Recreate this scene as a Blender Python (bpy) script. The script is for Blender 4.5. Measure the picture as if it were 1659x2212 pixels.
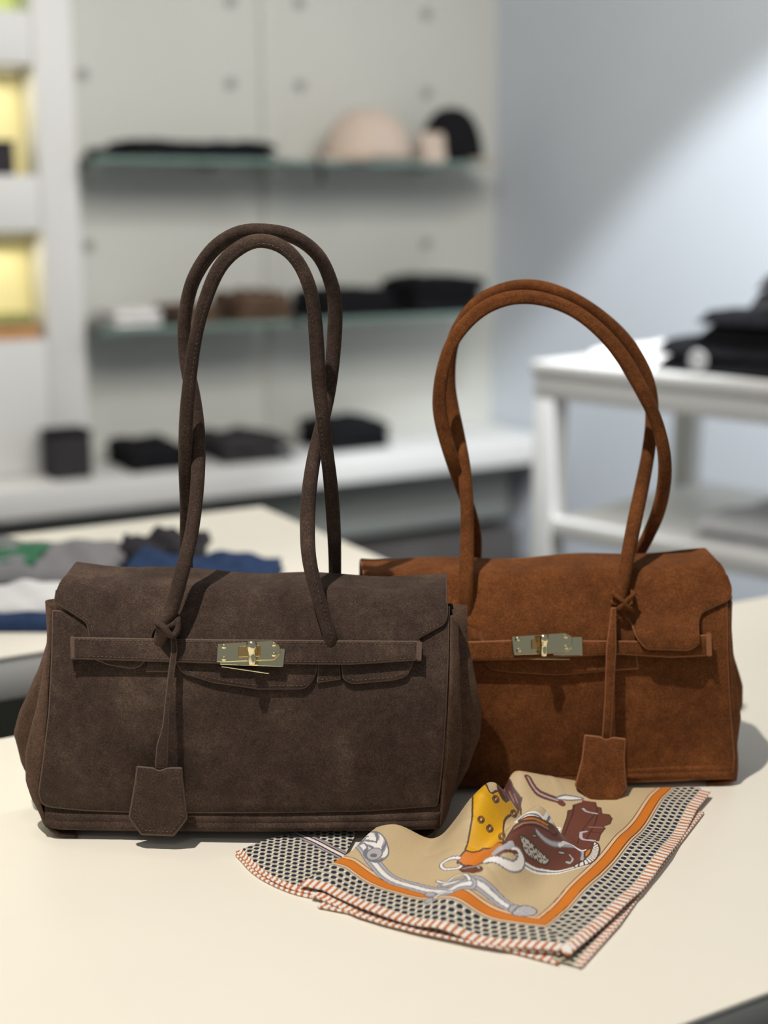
import bpy, bmesh, math, random
import numpy as np
from mathutils import Vector, Matrix, geometry

random.seed(7); np.random.seed(7)
for o in list(bpy.data.objects): bpy.data.objects.remove(o)
scn = bpy.context.scene
COL = scn.collection

# ------------------------------------------------------------------ camera
F = 3071.0; PITCH = math.radians(12.4); CZ = 1.21; TT = 0.78     # focal length in px of the 1659x2212 frame, table top height
cam_d = bpy.data.cameras.new('camera'); cam = bpy.data.objects.new('camera', cam_d); COL.objects.link(cam)
cam.location = (0, 0, CZ); cam.rotation_euler = (math.pi/2-PITCH, 0, 0)
cam_d.sensor_fit = 'VERTICAL'; cam_d.sensor_height = 36.0; cam_d.sensor_width = 27.0; cam_d.lens = F/2212*36
cam_d.clip_start = 0.02; cam_d.clip_end = 60
cam_d.dof.use_dof = True; cam_d.dof.focus_distance = 0.958; cam_d.dof.aperture_fstop = 3.4
scn.camera = cam
FW = Vector((0, math.cos(PITCH), -math.sin(PITCH))); UP = Vector((0, math.sin(PITCH), math.cos(PITCH))); CAM = Vector((0, 0, CZ))

def ray(px, py): return FW + Vector(((px-829.5)/F, 0, 0)) + UP*((1106-py)/F)
def onz(px, py, z):
    d = ray(px, py); return CAM + d*((z-CZ)/d.z)
def ony(px, py, Y):
    d = ray(px, py); return CAM + d*(Y/d.y)

# ------------------------------------------------------------------ world, lights, exposure
scn.view_settings.view_transform = 'Standard'; scn.view_settings.look = 'None'
scn.view_settings.gamma = 1.0; scn.view_settings.use_curve_mapping = False
scn.view_settings.exposure = 0.0
w = bpy.data.worlds.new('world'); scn.world = w; w.use_nodes = True
bg = w.node_tree.nodes['Background']; bg.inputs[0].default_value = (0.86, 0.93, 1.0, 1); bg.inputs[1].default_value = 0.20

YAW = math.radians(30)
E1 = Vector((math.cos(YAW), math.sin(YAW), 0)); E2 = Vector((-math.sin(YAW), math.cos(YAW), 0))   # along / into the room's back wall
def G(s, c, z): return E1*s + E2*c + Vector((0, 0, z))
def onc(px, py, c):                        # pixel -> point of the plane at room depth c: (s, z)
    d = ray(px, py); p = CAM + d*(c/d.dot(E2)); return p.dot(E1), p.z

def spot(name, loc, target, power, col, size, blend, radius):
    l = bpy.data.lights.new(name, 'SPOT'); l.energy = power; l.color = col
    l.spot_size = math.radians(size); l.spot_blend = blend; l.shadow_soft_size = radius
    o = bpy.data.objects.new(name, l); COL.objects.link(o); o.location = loc
    o.rotation_euler = (Vector(target)-Vector(loc)).to_track_quat('-Z', 'Y').to_euler()
    return o
WARM = (1.0, 0.945, 0.875); NEUT = (1.0, 0.96, 0.90); COOL = (0.88, 0.94, 1.0)
spot('ceiling_or_fill_spot', (-0.46, 0.42, 2.85), (0.38, 0.80, 0.80), 160, WARM, 56, 0.7, 0.018)
spot('ceiling_or_fill_spot', (-0.15, -0.75, 2.70), (0.08, 0.90, 0.85), 8, WARM, 44, 0.8, 0.06)  # weak front fill, added to lift the bags' front panels
spot('ceiling_or_fill_spot', G(0.25, 1.3, 2.85), G(0.2, 1.6, 0.78), 8, WARM, 60, 0.7, 0.03)
spot('ceiling_or_fill_spot', G(0.75, 1.2, 2.9), G(0.80, 4.0, 0.95), 22, WARM, 44, 0.8, 0.06)
spot('ceiling_or_fill_spot', G(1.6, 1.0, 2.9), G(2.0, 4.1, 0.8), 40, NEUT, 42, 0.8, 0.06)
spot('ceiling_or_fill_spot', G(1.6, 1.6, 2.9), G(2.8, 3.1, -0.30), 330, COOL, 46, 0.35, 0.03)
spot('ceiling_or_fill_spot', G(1.0, 2.0, 2.9), G(1.75, 2.2, 0.9), 12, NEUT, 50, 0.7, 0.03)
la_ = bpy.data.lights.new('wall_fill_panel', 'AREA'); la_.energy = 58; la_.color = (1.0, 0.97, 0.93); la_.shape = 'RECTANGLE'; la_.size = 2.2; la_.size_y = 0.9  # added fill light brightening the back wall, not a real ceiling fitting
lo_ = bpy.data.objects.new('wall_fill_panel', la_); COL.objects.link(lo_); lo_.location = G(1.2, 1.15, 2.45); lo_.rotation_euler = (math.radians(78), 0, YAW)

# ------------------------------------------------------------------ materials
def s2l(c):
    return tuple(((x/255)/12.92 if x/255 <= 0.04045 else ((x/255+0.055)/1.055)**2.4) for x in c)
def new_mat(name):
    m = bpy.data.materials.new(name); m.use_nodes = True
    nt = m.node_tree; return m, nt, nt.nodes['Principled BSDF']
def setc(b, col, rough=0.6, metal=0.0, spec=0.5):
    b.inputs['Base Color'].default_value = (*col, 1); b.inputs['Roughness'].default_value = rough
    b.inputs['Metallic'].default_value = metal; b.inputs['Specular IOR Level'].default_value = spec
def noise(nt, scale, detail=4, rough=0.55, vec=None):
    n = nt.nodes.new('ShaderNodeTexNoise'); n.inputs['Scale'].default_value = scale
    n.inputs['Detail'].default_value = detail; n.inputs['Roughness'].default_value = rough
    if vec: nt.links.new(vec, n.inputs['Vector'])
    return n
def ramp(nt, fac, stops):
    r = nt.nodes.new('ShaderNodeValToRGB'); e = r.color_ramp.elements
    while len(e) < len(stops): e.new(0.5)
    for i, (p, c) in enumerate(stops): e[i].position = p; e[i].color = (*c, 1)
    nt.links.new(fac, r.inputs[0]); return r
def mixc(nt, mode, fac, a, b):
    m = nt.nodes.new('ShaderNodeMix'); m.data_type = 'RGBA'; m.blend_type = mode
    if isinstance(fac, (int, float)): m.inputs[0].default_value = fac
    else: nt.links.new(fac, m.inputs[0])
    nt.links.new(a, m.inputs[6]); nt.links.new(b, m.inputs[7]); return m.outputs[2]
def bump(nt, b, height, strength, dist):
    n = nt.nodes.new('ShaderNodeBump'); n.inputs['Strength'].default_value = strength; n.inputs['Distance'].default_value = dist
    nt.links.new(height, n.inputs['Height']); nt.links.new(n.outputs[0], b.inputs['Normal']); return n

def suede(name, dark, mid, light, sheen):
    m, nt, b = new_mat(name); tc = nt.nodes.new('ShaderNodeTexCoord').outputs['Object']
    big = noise(nt, 26, 5, 0.6, tc); fine = noise(nt, 1100, 3, 0.7, tc); med = noise(nt, 160, 4, 0.6, tc)
    c1 = ramp(nt, big.outputs[0], [(0.30, dark), (0.52, mid), (0.74, light)])
    c2 = ramp(nt, fine.outputs[0], [(0.30, (0.50, 0.50, 0.50)), (0.5, (0.98, 0.98, 0.98)), (0.70, (1.7, 1.65, 1.6))])
    c3 = ramp(nt, med.outputs[0], [(0.3, (0.82, 0.82, 0.82)), (0.7, (1.18, 1.18, 1.18))])
    x = mixc(nt, 'MULTIPLY', 1.0, c1.outputs[0], c2.outputs[0]); x = mixc(nt, 'MULTIPLY', 1.0, x, c3.outputs[0])
    nt.links.new(x, b.inputs['Base Color'])
    setc_rough = b.inputs['Roughness']; setc_rough.default_value = 0.95; b.inputs['Specular IOR Level'].default_value = 0.12
    b.inputs['Sheen Weight'].default_value = sheen; b.inputs['Sheen Roughness'].default_value = 0.45
    b.inputs['Sheen Tint'].default_value = (*[min(1, v*5+0.15) for v in light], 1)
    bump(nt, b, fine.outputs[0], 0.55, 0.0006)
    return m
def plain(name, col, rough=0.6, var=0.06, scale=40, spec=0.4, metal=0.0, bmp=0.0, bscale=300):
    m, nt, b = new_mat(name); setc(b, col, rough, metal, spec)
    tc = nt.nodes.new('ShaderNodeTexCoord').outputs['Object']
    n = noise(nt, scale, 4, 0.6, tc)
    r = ramp(nt, n.outputs[0], [(0.3, tuple(max(0, v*(1-var)) for v in col)), (0.7, tuple(min(1, v*(1+var)) for v in col))])
    nt.links.new(r.outputs[0], b.inputs['Base Color'])
    if bmp:
        n2 = noise(nt, bscale, 3, 0.6, tc); bump(nt, b, n2.outputs[0], bmp, 0.001)
    return m

M = {}
M['suede_dark'] = suede('dark_brown_suede', s2l((59, 48, 42)), s2l((72, 58, 50)), s2l((94, 77, 65)), 0.10)
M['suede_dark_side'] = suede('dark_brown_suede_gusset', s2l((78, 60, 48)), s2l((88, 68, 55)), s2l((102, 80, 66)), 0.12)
M['suede_tan'] = suede('tan_brown_suede', s2l((92, 54, 28)), s2l((110, 65, 34)), s2l((132, 80, 42)), 0.10)
M['thread_dark'] = plain('brown_thread', s2l((112, 92, 76)), 0.8)
M['thread_tan'] = plain('tan_thread', s2l((134, 84, 48)), 0.8)
M['edge_dark'] = plain('raw_edge_dark', s2l((98, 80, 68)), 0.95, 0.2, 900)
M['edge_tan'] = plain('raw_edge_tan', s2l((142, 92, 60)), 0.95, 0.2, 900)
M['gold'] = plain('pale_gold', (0.90, 0.80, 0.50), 0.14, 0.02, 30, 0.5, 1.0)
M['gold_deep'] = plain('deep_gold', (0.85, 0.55, 0.20), 0.20, 0.02, 30, 0.5, 1.0)
M['tabletop'] = plain('cream_laminate', s2l((241, 234, 218)), 0.42, 0.015, 6, 0.35, 0, 0.02, 60)
M['white'] = plain('white_paint', (0.78, 0.77, 0.74), 0.5, 0.01, 5)
M['edge_grey'] = plain('grey_table_edge', (0.42, 0.42, 0.38), 0.5, 0.03, 30)
M['wall_back'] = plain('white_wall_panel', (0.60, 0.60, 0.55), 0.7, 0.015, 3)
M['wall_right'] = plain('cool_white_wall', (0.66, 0.70, 0.75), 0.8, 0.01, 3)
M['floor'] = plain('dark_grey_floor', (0.095, 0.088, 0.084), 0.45, 0.12, 5)
M['bench_front'] = plain('grey_cabinet_front', (0.22, 0.23, 0.215), 0.6, 0.04, 4)
M['peg'] = plain('grey_peg_cap', (0.36, 0.37, 0.35), 0.6)
M['yellow'] = plain('yellow_niche_back', (0.92, 0.82, 0.42), 0.7, 0.03, 6)
M['yellow_green'] = plain('lime_niche_back', (0.72, 0.84, 0.28), 0.7, 0.03, 6)
M['black'] = plain('black_cloth', (0.012, 0.012, 0.014), 0.9, 0.3, 60, 0.1)
M['charcoal'] = plain('charcoal_cloth', (0.045, 0.042, 0.045), 0.9, 0.2, 60, 0.1)
M['grey_cloth'] = plain('grey_cloth', (0.24, 0.23, 0.235), 0.9, 0.08, 60, 0.1)
M['lightgrey_cloth'] = plain('light_grey_cloth', (0.52, 0.52, 0.52), 0.9, 0.08, 60, 0.1)
M['white_cloth'] = plain('white_cloth', (0.78, 0.76, 0.74), 0.9, 0.03, 60, 0.1)
M['navy'] = plain('navy_denim', (0.030, 0.052, 0.115), 0.9, 0.25, 120, 0.1)
M['green'] = plain('green_print', (0.05, 0.17, 0.09), 0.9, 0.1, 60, 0.1)
M['brown_cloth'] = plain('brown_cloth', (0.12, 0.075, 0.05), 0.9, 0.3, 40, 0.1)
M['orange_cloth'] = plain('orange_cloth', (0.62, 0.33, 0.15), 0.9, 0.1, 40, 0.1)
M['olive_cloth'] = plain('olive_cloth', (0.24, 0.24, 0.10), 0.9, 0.1, 40, 0.1)
M['beige_cloth'] = plain('beige_cloth', (0.64, 0.52, 0.43), 0.9, 0.05, 60, 0.1)
def glass_mat():
    m, nt, b = new_mat('green_tinted_glass'); nt.nodes.remove(b); out = nt.nodes['Material Output']
    tr = nt.nodes.new('ShaderNodeBsdfTransparent'); tr.inputs[0].default_value = (0.84, 0.92, 0.88, 1)
    gl = nt.nodes.new('ShaderNodeBsdfGlossy'); gl.inputs['Roughness'].default_value = 0.03
    fr = nt.nodes.new('ShaderNodeFresnel'); fr.inputs[0].default_value = 1.45
    mx = nt.nodes.new('ShaderNodeMixShader'); nt.links.new(fr.outputs[0], mx.inputs[0]); nt.links.new(tr.outputs[0], mx.inputs[1]); nt.links.new(gl.outputs[0], mx.inputs[2])
    nt.links.new(mx.outputs[0], out.inputs[0]); return m
M['glass'] = glass_mat()
M['glass_edge'] = plain('green_glass_edge', (0.20, 0.30, 0.26), 0.2)

# ------------------------------------------------------------------ object helpers
def finish(me, mat, smooth, sharp=40):
    if mat: me.materials.append(M[mat] if isinstance(mat, str) else mat)
    if smooth:
        me.polygons.foreach_set('use_smooth', [True]*len(me.polygons))
        if sharp < 180: me.set_sharp_from_angle(angle=math.radians(sharp))
    me.update()
def obj(name, verts, faces, mat, parent=None, smooth=True, sharp=40):
    """verts in world coordinates; stored relative to the parent empty"""
    base = Vector((0, 0, 0))
    if parent is not None:
        base = parent['_w'] if '_w' in parent else parent.location
        base = Vector(base)
    vs = [Vector(v)-base for v in verts]
    if parent is None:                                         # origin at the base centre of the thing
        xs = [v.x for v in vs]; ys = [v.y for v in vs]; zs = [v.z for v in vs]
        org = Vector(((min(xs)+max(xs))/2, (min(ys)+max(ys))/2, min(zs))); vs = [v-org for v in vs]
    else: org = Vector((0, 0, 0))
    me = bpy.data.meshes.new(name); me.from_pydata([tuple(v) for v in vs], [], faces)
    bm = bmesh.new(); bm.from_mesh(me); bmesh.ops.recalc_face_normals(bm, faces=bm.faces); bm.to_mesh(me); bm.free()
    finish(me, mat, smooth, sharp)
    o = bpy.data.objects.new(name, me); COL.objects.link(o); o.location = org
    if parent is not None: o.parent = parent
    o['_w'] = base+org if parent is not None else org
    return o
def thing(name, label, cat, loc, group=None):
    o = bpy.data.objects.new(name, None); COL.objects.link(o); o.location = loc; o.empty_display_size = 0.05
    o['label'] = label; o['category'] = cat; o['_w'] = Vector(loc)
    if group: o['group'] = group
    return o
def tag(o, label, cat, group=None):
    o['label'] = label; o['category'] = cat
    if group: o['group'] = group
    return o
def struct(o): o['kind'] = 'structure'; return o

class MB:                                                     # mesh buffer
    def __init__(s): s.v = []; s.f = []; s.rim = []
    def add(s, v, f):
        n = len(s.v); s.v += [Vector(x) for x in v]; s.f += [tuple(i+n for i in q) for q in f]; return s
    def hexa(s, p):                                           # 8 corners: bottom 4, top 4
        return s.add(p, [(3, 2, 1, 0), (4, 5, 6, 7), (0, 1, 5, 4), (1, 2, 6, 5), (2, 3, 7, 6), (3, 0, 4, 7)])
    def gbox(s, s0, s1, c0, c1, z0, z1, b=0.0, fr=None):      # box in the room frame, edges bevelled by b
        fr = fr or G
        if b <= 0:
            return s.hexa([fr(s0, c0, z0), fr(s1, c0, z0), fr(s1, c1, z0), fr(s0, c1, z0), fr(s0, c0, z1), fr(s1, c0, z1), fr(s1, c1, z1), fr(s0, c1, z1)])
        bm = bmesh.new(); bmesh.ops.create_cube(bm, size=1)
        for v in bm.verts:
            v.co = Vector(((s0+s1)/2+v.co.x*(s1-s0), (c0+c1)/2+v.co.y*(c1-c0), (z0+z1)/2+v.co.z*(z1-z0)))
        bmesh.ops.bevel(bm, geom=bm.edges[:], offset=b, segments=2, affect='EDGES', profile=0.5)
        bm.verts.index_update()
        s.add([fr(*v.co) for v in bm.verts], [tuple(v.index for v in f.verts) for f in bm.faces]); bm.free(); return s
    def grid(s, P, closed_u=False, closed_v=False):           # P[i][j] points
        n = len(P); m = len(P[0]); f = []
        for i in range(n if closed_u else n-1):
            for j in range(m if closed_v else m-1):
                a = i*m+j; b = ((i+1) % n)*m+j; c = ((i+1) % n)*m+(j+1) % m; d = i*m+(j+1) % m
                f.append((a, b, c, d))
        return s.add([q for r in P for q in r], f)
    def build(s, name, mat, parent=None, smooth=True, sharp=40, rim=None):
        o = obj(name, s.v, s.f, mat, parent, smooth, sharp)
        if rim:                                                # raw cut edge of the leather
            o.data.materials.append(M[rim])
            for a, b in s.rim:
                for i in range(a, b): o.data.polygons[i].material_index = 1
        return o

def catmull(pts, n):
    P = np.array(pts, float); k = len(P)
    P = np.vstack([2*P[0]-P[1], P, 2*P[-1]-P[-2]])
    out = []
    for t in np.linspace(0, k-1-1e-9, n):
        i = int(t); u = t-i; a, b, c, d = P[i], P[i+1], P[i+2], P[i+3]
        out.append(0.5*((2*b)+(c-a)*u+(2*a-5*b+4*c-d)*u*u+(3*b-3*c+d-a)*u**3))
    return np.array(out)
def resample(pts, n):                                         # even arc length
    P = np.array(pts, float); d = np.r_[0, np.cumsum(np.linalg.norm(np.diff(P, axis=0), axis=1))]
    t = np.linspace(0, d[-1], n); return np.stack([np.interp(t, d, P[:, i]) for i in range(P.shape[1])], 1)
def roundpoly(pts, r, k=5):
    out = []; n = len(pts)
    for i in range(n):
        p = np.array(pts[i][:2], float); rr = pts[i][2] if len(pts[i]) > 2 else r
        a = np.array(pts[i-1][:2], float); b = np.array(pts[(i+1) % n][:2], float)
        la = np.linalg.norm(a-p); lb = np.linalg.norm(b-p); q = min(rr, 0.48*la, 0.48*lb)
        if q < 0.3: out.append(tuple(p)); continue
        A = p+(a-p)/la*q; B = p+(b-p)/lb*q
        for t in np.linspace(0, 1, k): out.append(tuple((1-t)**2*A+2*t*(1-t)*p+t*t*B))
    return out
def cut2d(outline, sx, sy, xs=None):
    """2-D polygon filled with an even constrained triangulation -> verts2d, faces, directed boundary edges"""
    O = [np.array(p[:2], float) for p in outline]
    if sum(O[i-1][0]*O[i][1]-O[i][0]*O[i-1][1] for i in range(len(O))) < 0: O = O[::-1]
    B = []
    for i in range(len(O)):
        p, q = O[i], O[(i+1) % len(O)]; l = np.linalg.norm(q-p)
        if l < 0.4: continue
        k = max(1, int(round(l/sx))); B += [p+(q-p)*t/k for t in range(k)]
    A = np.array(B); C = np.roll(A, -1, axis=0)
    gx, gy = np.meshgrid(np.arange(A[:, 0].min()+sx/2, A[:, 0].max(), sx), np.arange(A[:, 1].min()+sy/2, A[:, 1].max(), sy)); g = np.stack([gx.ravel(), gy.ravel()], 1)
    ins = np.zeros(len(g), bool); dm = np.full(len(g), 1e9)
    for p, q in zip(A, C):
        c = ((p[1] > g[:, 1]) != (q[1] > g[:, 1]))
        if abs(q[1]-p[1]) > 1e-12: ins ^= c & (g[:, 0] < (q[0]-p[0])*(g[:, 1]-p[1])/(q[1]-p[1])+p[0])
        d = q-p; t = np.clip(((g-p)@d)/(d@d), 0, 1); dm = np.minimum(dm, np.linalg.norm(g-(p+t[:, None]*d), axis=1))
    g = g[ins & (dm > 0.45*sx)]
    nb = len(A); pts = [Vector((x, y)) for x, y in np.vstack([A, g])]
    r = geometry.delaunay_2d_cdt(pts, [(i, (i+1) % nb) for i in range(nb)], [list(range(nb))], 1, 1e-5)
    V = [(v.x, v.y) for v in r[0]]; Fc = [tuple(f) for f in r[2]]
    cnt = {}
    for f in Fc:
        for i in range(3): cnt[(f[i], f[(i+1) % 3])] = 1
    bd = [e for e in cnt if (e[1], e[0]) not in cnt]
    return V, Fc, bd
def sheet(mb, outline, mapf, thick, step=14, xs=None):
    """solid sheet: outer face at mapf(x,y,thick/2..) with a softly rounded rim"""
    V, Fc, bd = cut2d(outline, step, step, xs)
    n = len(V); bv = sorted({i for e in bd for i in e})
    # outward direction of boundary vertices in 2-D
    nrm = {i: np.zeros(2) for i in bv}
    for a, b in bd:
        d = np.array(V[b])-np.array(V[a]); q = np.array([d[1], -d[0]]); l = np.linalg.norm(q)
        if l > 0: nrm[a] += q/l; nrm[b] += q/l
    area = sum(V[a][0]*V[b][1]-V[b][0]*V[a][1] for a, b in bd)
    sg = 1 if area > 0 else -1
    pxm = 3000.0; rr = thick*0.35*pxm
    def shr(i, k):
        q = nrm[i]; l = np.linalg.norm(q); q = q/l*sg if l > 1e-9 else q
        return (V[i][0]+q[0]*k, V[i][1]+q[1]*k)
    inner = {}
    for i in bv: inner[i] = shr(i, -rr)
    front = [mapf(*(inner[i] if i in inner else V[i]), thick) for i in range(n)]
    back = [mapf(*(inner[i] if i in inner else V[i]), 0.0) for i in range(n)]
    verts = front+back; faces = list(Fc)+[tuple(reversed([i+n for i in f])) for f in Fc]
    off = len(verts); m1 = {}
    for k, i in enumerate(bv):
        verts.append(mapf(*shr(i, -rr*0.25), thick*0.78)); verts.append(mapf(*V[i], thick*0.5)); verts.append(mapf(*shr(i, -rr*0.25), thick*0.22))
        m1[i] = off+3*k
    for a, b in bd:
        A, B = m1[a], m1[b]
        faces += [(a, A, B, b), (A, A+1, B+1, B), (A+1, A+2, B+2, B+1), (A+2, a+n, b+n, B+2)]
    k0 = len(mb.f); mb.add(verts, faces); mb.rim.append((k0+2*len(Fc), len(mb.f))); return V, Fc

def tube(mb, pts, r, n=14, ref=None, fin=None, flat=None, cap=True):
    """pts (k,3) swept; fin=(angle, height) adds a seam ridge; r scalar or array"""
    P = [Vector(p) for p in pts]; k = len(P); rr = r if hasattr(r, '__len__') else [r]*k
    rings = []; ref = Vector(ref) if ref is not None else Vector((0, 1, 0))
    for i in range(k):
        t = (P[min(i+1, k-1)]-P[max(i-1, 0)]).normalized()
        a = t.cross(ref)
        if a.length < 1e-3: a = t.cross(Vector((1, 0, 0)))
        a.normalize(); b = a.cross(t).normalized()
        ring = []
        for j in range(n):
            ph = 2*math.pi*j/n; rad = rr[i]
            if fin:
                dph = (ph-fin[0]+math.pi) % (2*math.pi)-math.pi
                rad *= 1+fin[1]*math.exp(-(dph/0.26)**2)
            fl = flat[i] if flat is not None else 1.0
            ring.append(P[i]+a*(rad*math.cos(ph))+b*(rad*math.sin(ph)*fl))
        rings.append(ring)
    base = len(mb.v); mb.grid(rings, closed_v=True)
    if cap:
        mb.f.append(tuple(range(base, base+n))); mb.f.append(tuple(range(base+(k-1)*n, base+k*n)))
    return mb

def stitch(mb, pts3, nrm, length=0.0017, gap=0.0012, rad=0.00028):
    """a row of small raised thread stitches along a 3-D polyline"""
    P = np.array([tuple(p) for p in pts3]); d = np.r_[0, np.cumsum(np.linalg.norm(np.diff(P, axis=0), axis=1))]
    s = gap; N = Vector(nrm)
    def at(x): return Vector([np.interp(x, d, P[:, i]) for i in range(3)])
    while s+length < d[-1]:
        a = at(s); b = at(s+length); t = (b-a)
        if t.length > 1e-6:
            t.normalize(); q = t.cross(N).normalized()*rad; u = N*rad; m = (a+b)/2+u*0.9
            v = [a, m+q*1.2, b, m-q*1.2, m+u]
            mb.add([a, (a+b)/2+q, b, (a+b)/2-q, (a+b)/2+u*1.3], [(0, 1, 4), (1, 2, 4), (2, 3, 4), (3, 0, 4)])
        s += length+gap

# ================================================================== the room
CW = 4.10; SR = 2.80                                         # back wall depth, right wall position in the room frame
struct(MB().gbox(-4, SR+0.1, -1.5, CW+0.1, -0.1, 0.0).build('floor', 'floor', smooth=False))
wall_b = struct(MB().gbox(-2.5, SR, CW, CW+0.08, 0.0, 3.0).build('wall_back', 'wall_back', smooth=False))
wall_r = struct(MB().gbox(SR, SR+0.1, -1.0, CW+0.08, 0.0, 3.0).build('wall_right', 'wall_right', smooth=False))
# pale vertical joint strip between the wall panels
s_a = onc(574, 820, CW)[0]; s_b = onc(622, 820, CW)[0]
struct(MB().gbox(s_a, s_b, CW-0.012, CW-0.0005, 0.455, 3.0, 0.003).build('trim_1', 'wall_back'))
# grey peg caps on the panels
pegs = [(178, 160), (190, 530), (497, 3), (497, 180), (645, 6), (647, 185), (920, 30), (920, 200), (919, 525)]
for px, py in pegs:
    s, z = onc(px, py, CW); mb = MB(); c0 = G(s, CW, z); rg = []
    for rad, dc in ((0.0165, -0.0005), (0.0165, -0.010), (0.0135, -0.012), (0.0135, -0.007), (0.003, -0.007)):
        rg.append([c0+E1*(rad*math.cos(t))+Vector((0, 0, rad*math.sin(t)))+E2*dc for t in np.linspace(0, 2*math.pi, 14, endpoint=False)])
    mb.grid(rg, closed_v=True); mb.f.append(tuple(range(4*14, 5*14)))
    mb.build('peg_cap', 'peg', wall_b)

# long white bench along the back wall
s0 = -1.6; s1 = SR-0.02
bench = thing('wall_bench', 'long white bench with thick top running along the back wall', 'bench', G(0.9, 3.9, 0))
MB().gbox(s0, s1, 3.73, CW-0.002, 0.365, 0.45, 0.006).build('bench_top', 'white', bench)
n = 4; ws = (s1-s0-0.12)/n
for i in range(n):
    MB().gbox(s0+0.06+i*ws+0.003, s0+0.06+(i+1)*ws-0.003, 3.86, CW-0.004, 0.16, 0.364, 0.003).build('cabinet_front', 'bench_front', bench)
MB().gbox(s0+0.06, s1-0.06, 3.95, CW-0.004, 0.126, 0.159).build('painted_shadow_gap', 'black', bench, smooth=False)  # solid black strip, painting in the shade between cabinets and plinth
MB().gbox(s0+0.06, s1-0.06, 3.80, CW-0.004, 0.001, 0.125).build('plinth', 'floor', bench, smooth=False)

# glass shelves on the back wall
def glass_shelf(px0, px1, py0, label, z=None):
    cf = 3.80
    sa, za = onc(px0, py0, cf); sa = max(sa, onc(166, 300, 3.92)[0]+0.004); sb, _ = onc(px1, py0, cf); z = za if z is None else z
    t = thing('glass_shelf', label, 'shelf', G((sa+sb)/2, 3.95, z-0.012))
    MB().gbox(sa, sb, cf+0.0035, CW-0.002, z-0.012, z, 0.001).build('glass_panel', 'glass', t)
    MB().gbox(sa, sb, cf, cf+0.003, z-0.012, z).build('polished_edge', 'glass_edge', t, smooth=False)
    for q in (sa+0.08, sb-0.08):
        MB().gbox(q-0.012, q+0.012, CW-0.10, CW-0.001, z-0.036, z-0.0125, 0.003).build('bracket', 'white', t)
    return sa, sb, z
_, _, ZU = glass_shelf(182, 604, 338, 'upper glass wall shelf on the left carrying flat black cloth')
US2 = glass_shelf(618, 1052, 344, 'upper glass wall shelf on the right carrying two caps', ZU)
_, _, ZL = glass_shelf(200, 632, 712, 'lower glass wall shelf on the left with brown and white cloth')
LS2 = glass_shelf(655, 1040, 690, 'lower glass wall shelf on the right with black clothes', ZL)

# white shelving unit with lit yellow niches at the left
CU = 3.92
unit = thing('shelf_unit', 'white shelving unit with yellow lit niches at left edge', 'shelving', G(0.4, 3.8, 0.45))
sr0 = onc(80, 300, CU)[0]; sr1 = onc(166, 300, CU)[0]; sl = sr0-0.75
MB().gbox(sr0, sr1, CU, CW-0.003, 0.451, 2.9, 0.004).build('stile', 'white', unit)
MB().gbox(sl-0.1, sl, CU, CW-0.003, 0.451, 2.9, 0.004).build('stile', 'white', unit)
def uz(py): return onc(40, py, CU)[1]
decks = [(uz(500), uz(378)), (uz(138), uz(22)), (0.452, uz(735))]
for a, b in decks: MB().gbox(sl+0.001, sr0-0.001, CU+0.002, CW-0.004, a, b, 0.003).build('shelf_board', 'white', unit)
for a, b, m_ in ((uz(378), uz(138), 'yellow'), (uz(735), uz(500), 'yellow'), (uz(22), 2.88, 'yellow_green')):
    MB().gbox(sl+0.002, sr0-0.002, CW-0.06, CW-0.04, a+0.001, b-0.001).build('niche_back', m_, unit, smooth=False)
for zc in (uz(138)-0.012, uz(500)-0.012, 2.70):
    st = MB().gbox(sl+0.05, sr0-0.03, CU+0.03, CU+0.05, zc-0.004, zc+0.004, 0.002).build('led_strip', 'white', unit)
    l = bpy.data.lights.new('niche_light', 'AREA'); l.energy = 1.05; l.color = (1.0, 0.93, 0.72); l.shape = 'RECTANGLE'; l.size = 0.65; l.size_y = 0.03
    o = bpy.data.objects.new('niche_light', l); COL.objects.link(o); o.location = G((sl+sr0)/2, CU+0.065, zc-0.012)
    o.rotation_euler = (math.radians(-25), 0, YAW)

# ------------------------------------------------------------------ tables
def display_table(name, label, s0, s1, c0, c1, zt, mats=('tabletop', 'edge_grey'), legs=True):
    t = thing(name, label, 'table', G((s0+s1)/2, (c0+c1)/2, 0))
    MB().gbox(s0, s1, c0, c1, zt-0.004, zt, 0.0015).build('table_top', mats[0], t)
    MB().gbox(s0+0.001, s1-0.001, c0+0.001, c1-0.001, zt-0.045, zt-0.0041, 0.002).build('edge_band', mats[1], t)
    for q in (s0+0.05, s1-0.11):
        MB().gbox(q, q+0.06, c0+0.04, c1-0.04, 0.001, zt-0.0455, 0.003).build('panel_leg', 'white', t)
    MB().gbox(s0+0.111, s1-0.111, c0+0.30, c0+0.33, 0.30, zt-0.0455, 0.003).build('modesty_panel', 'edge_grey', t)
    return t
display_table('display_table', 'cream topped display table carrying the two handbags and the scarf', -0.85, 1.55, 0.512, 1.105, TT)
display_table('display_table', 'white display table behind the dark bag with grey and blue clothes', -1.25, 0.845, 1.315, 1.815, TT, ('tabletop', 'white'))

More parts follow.
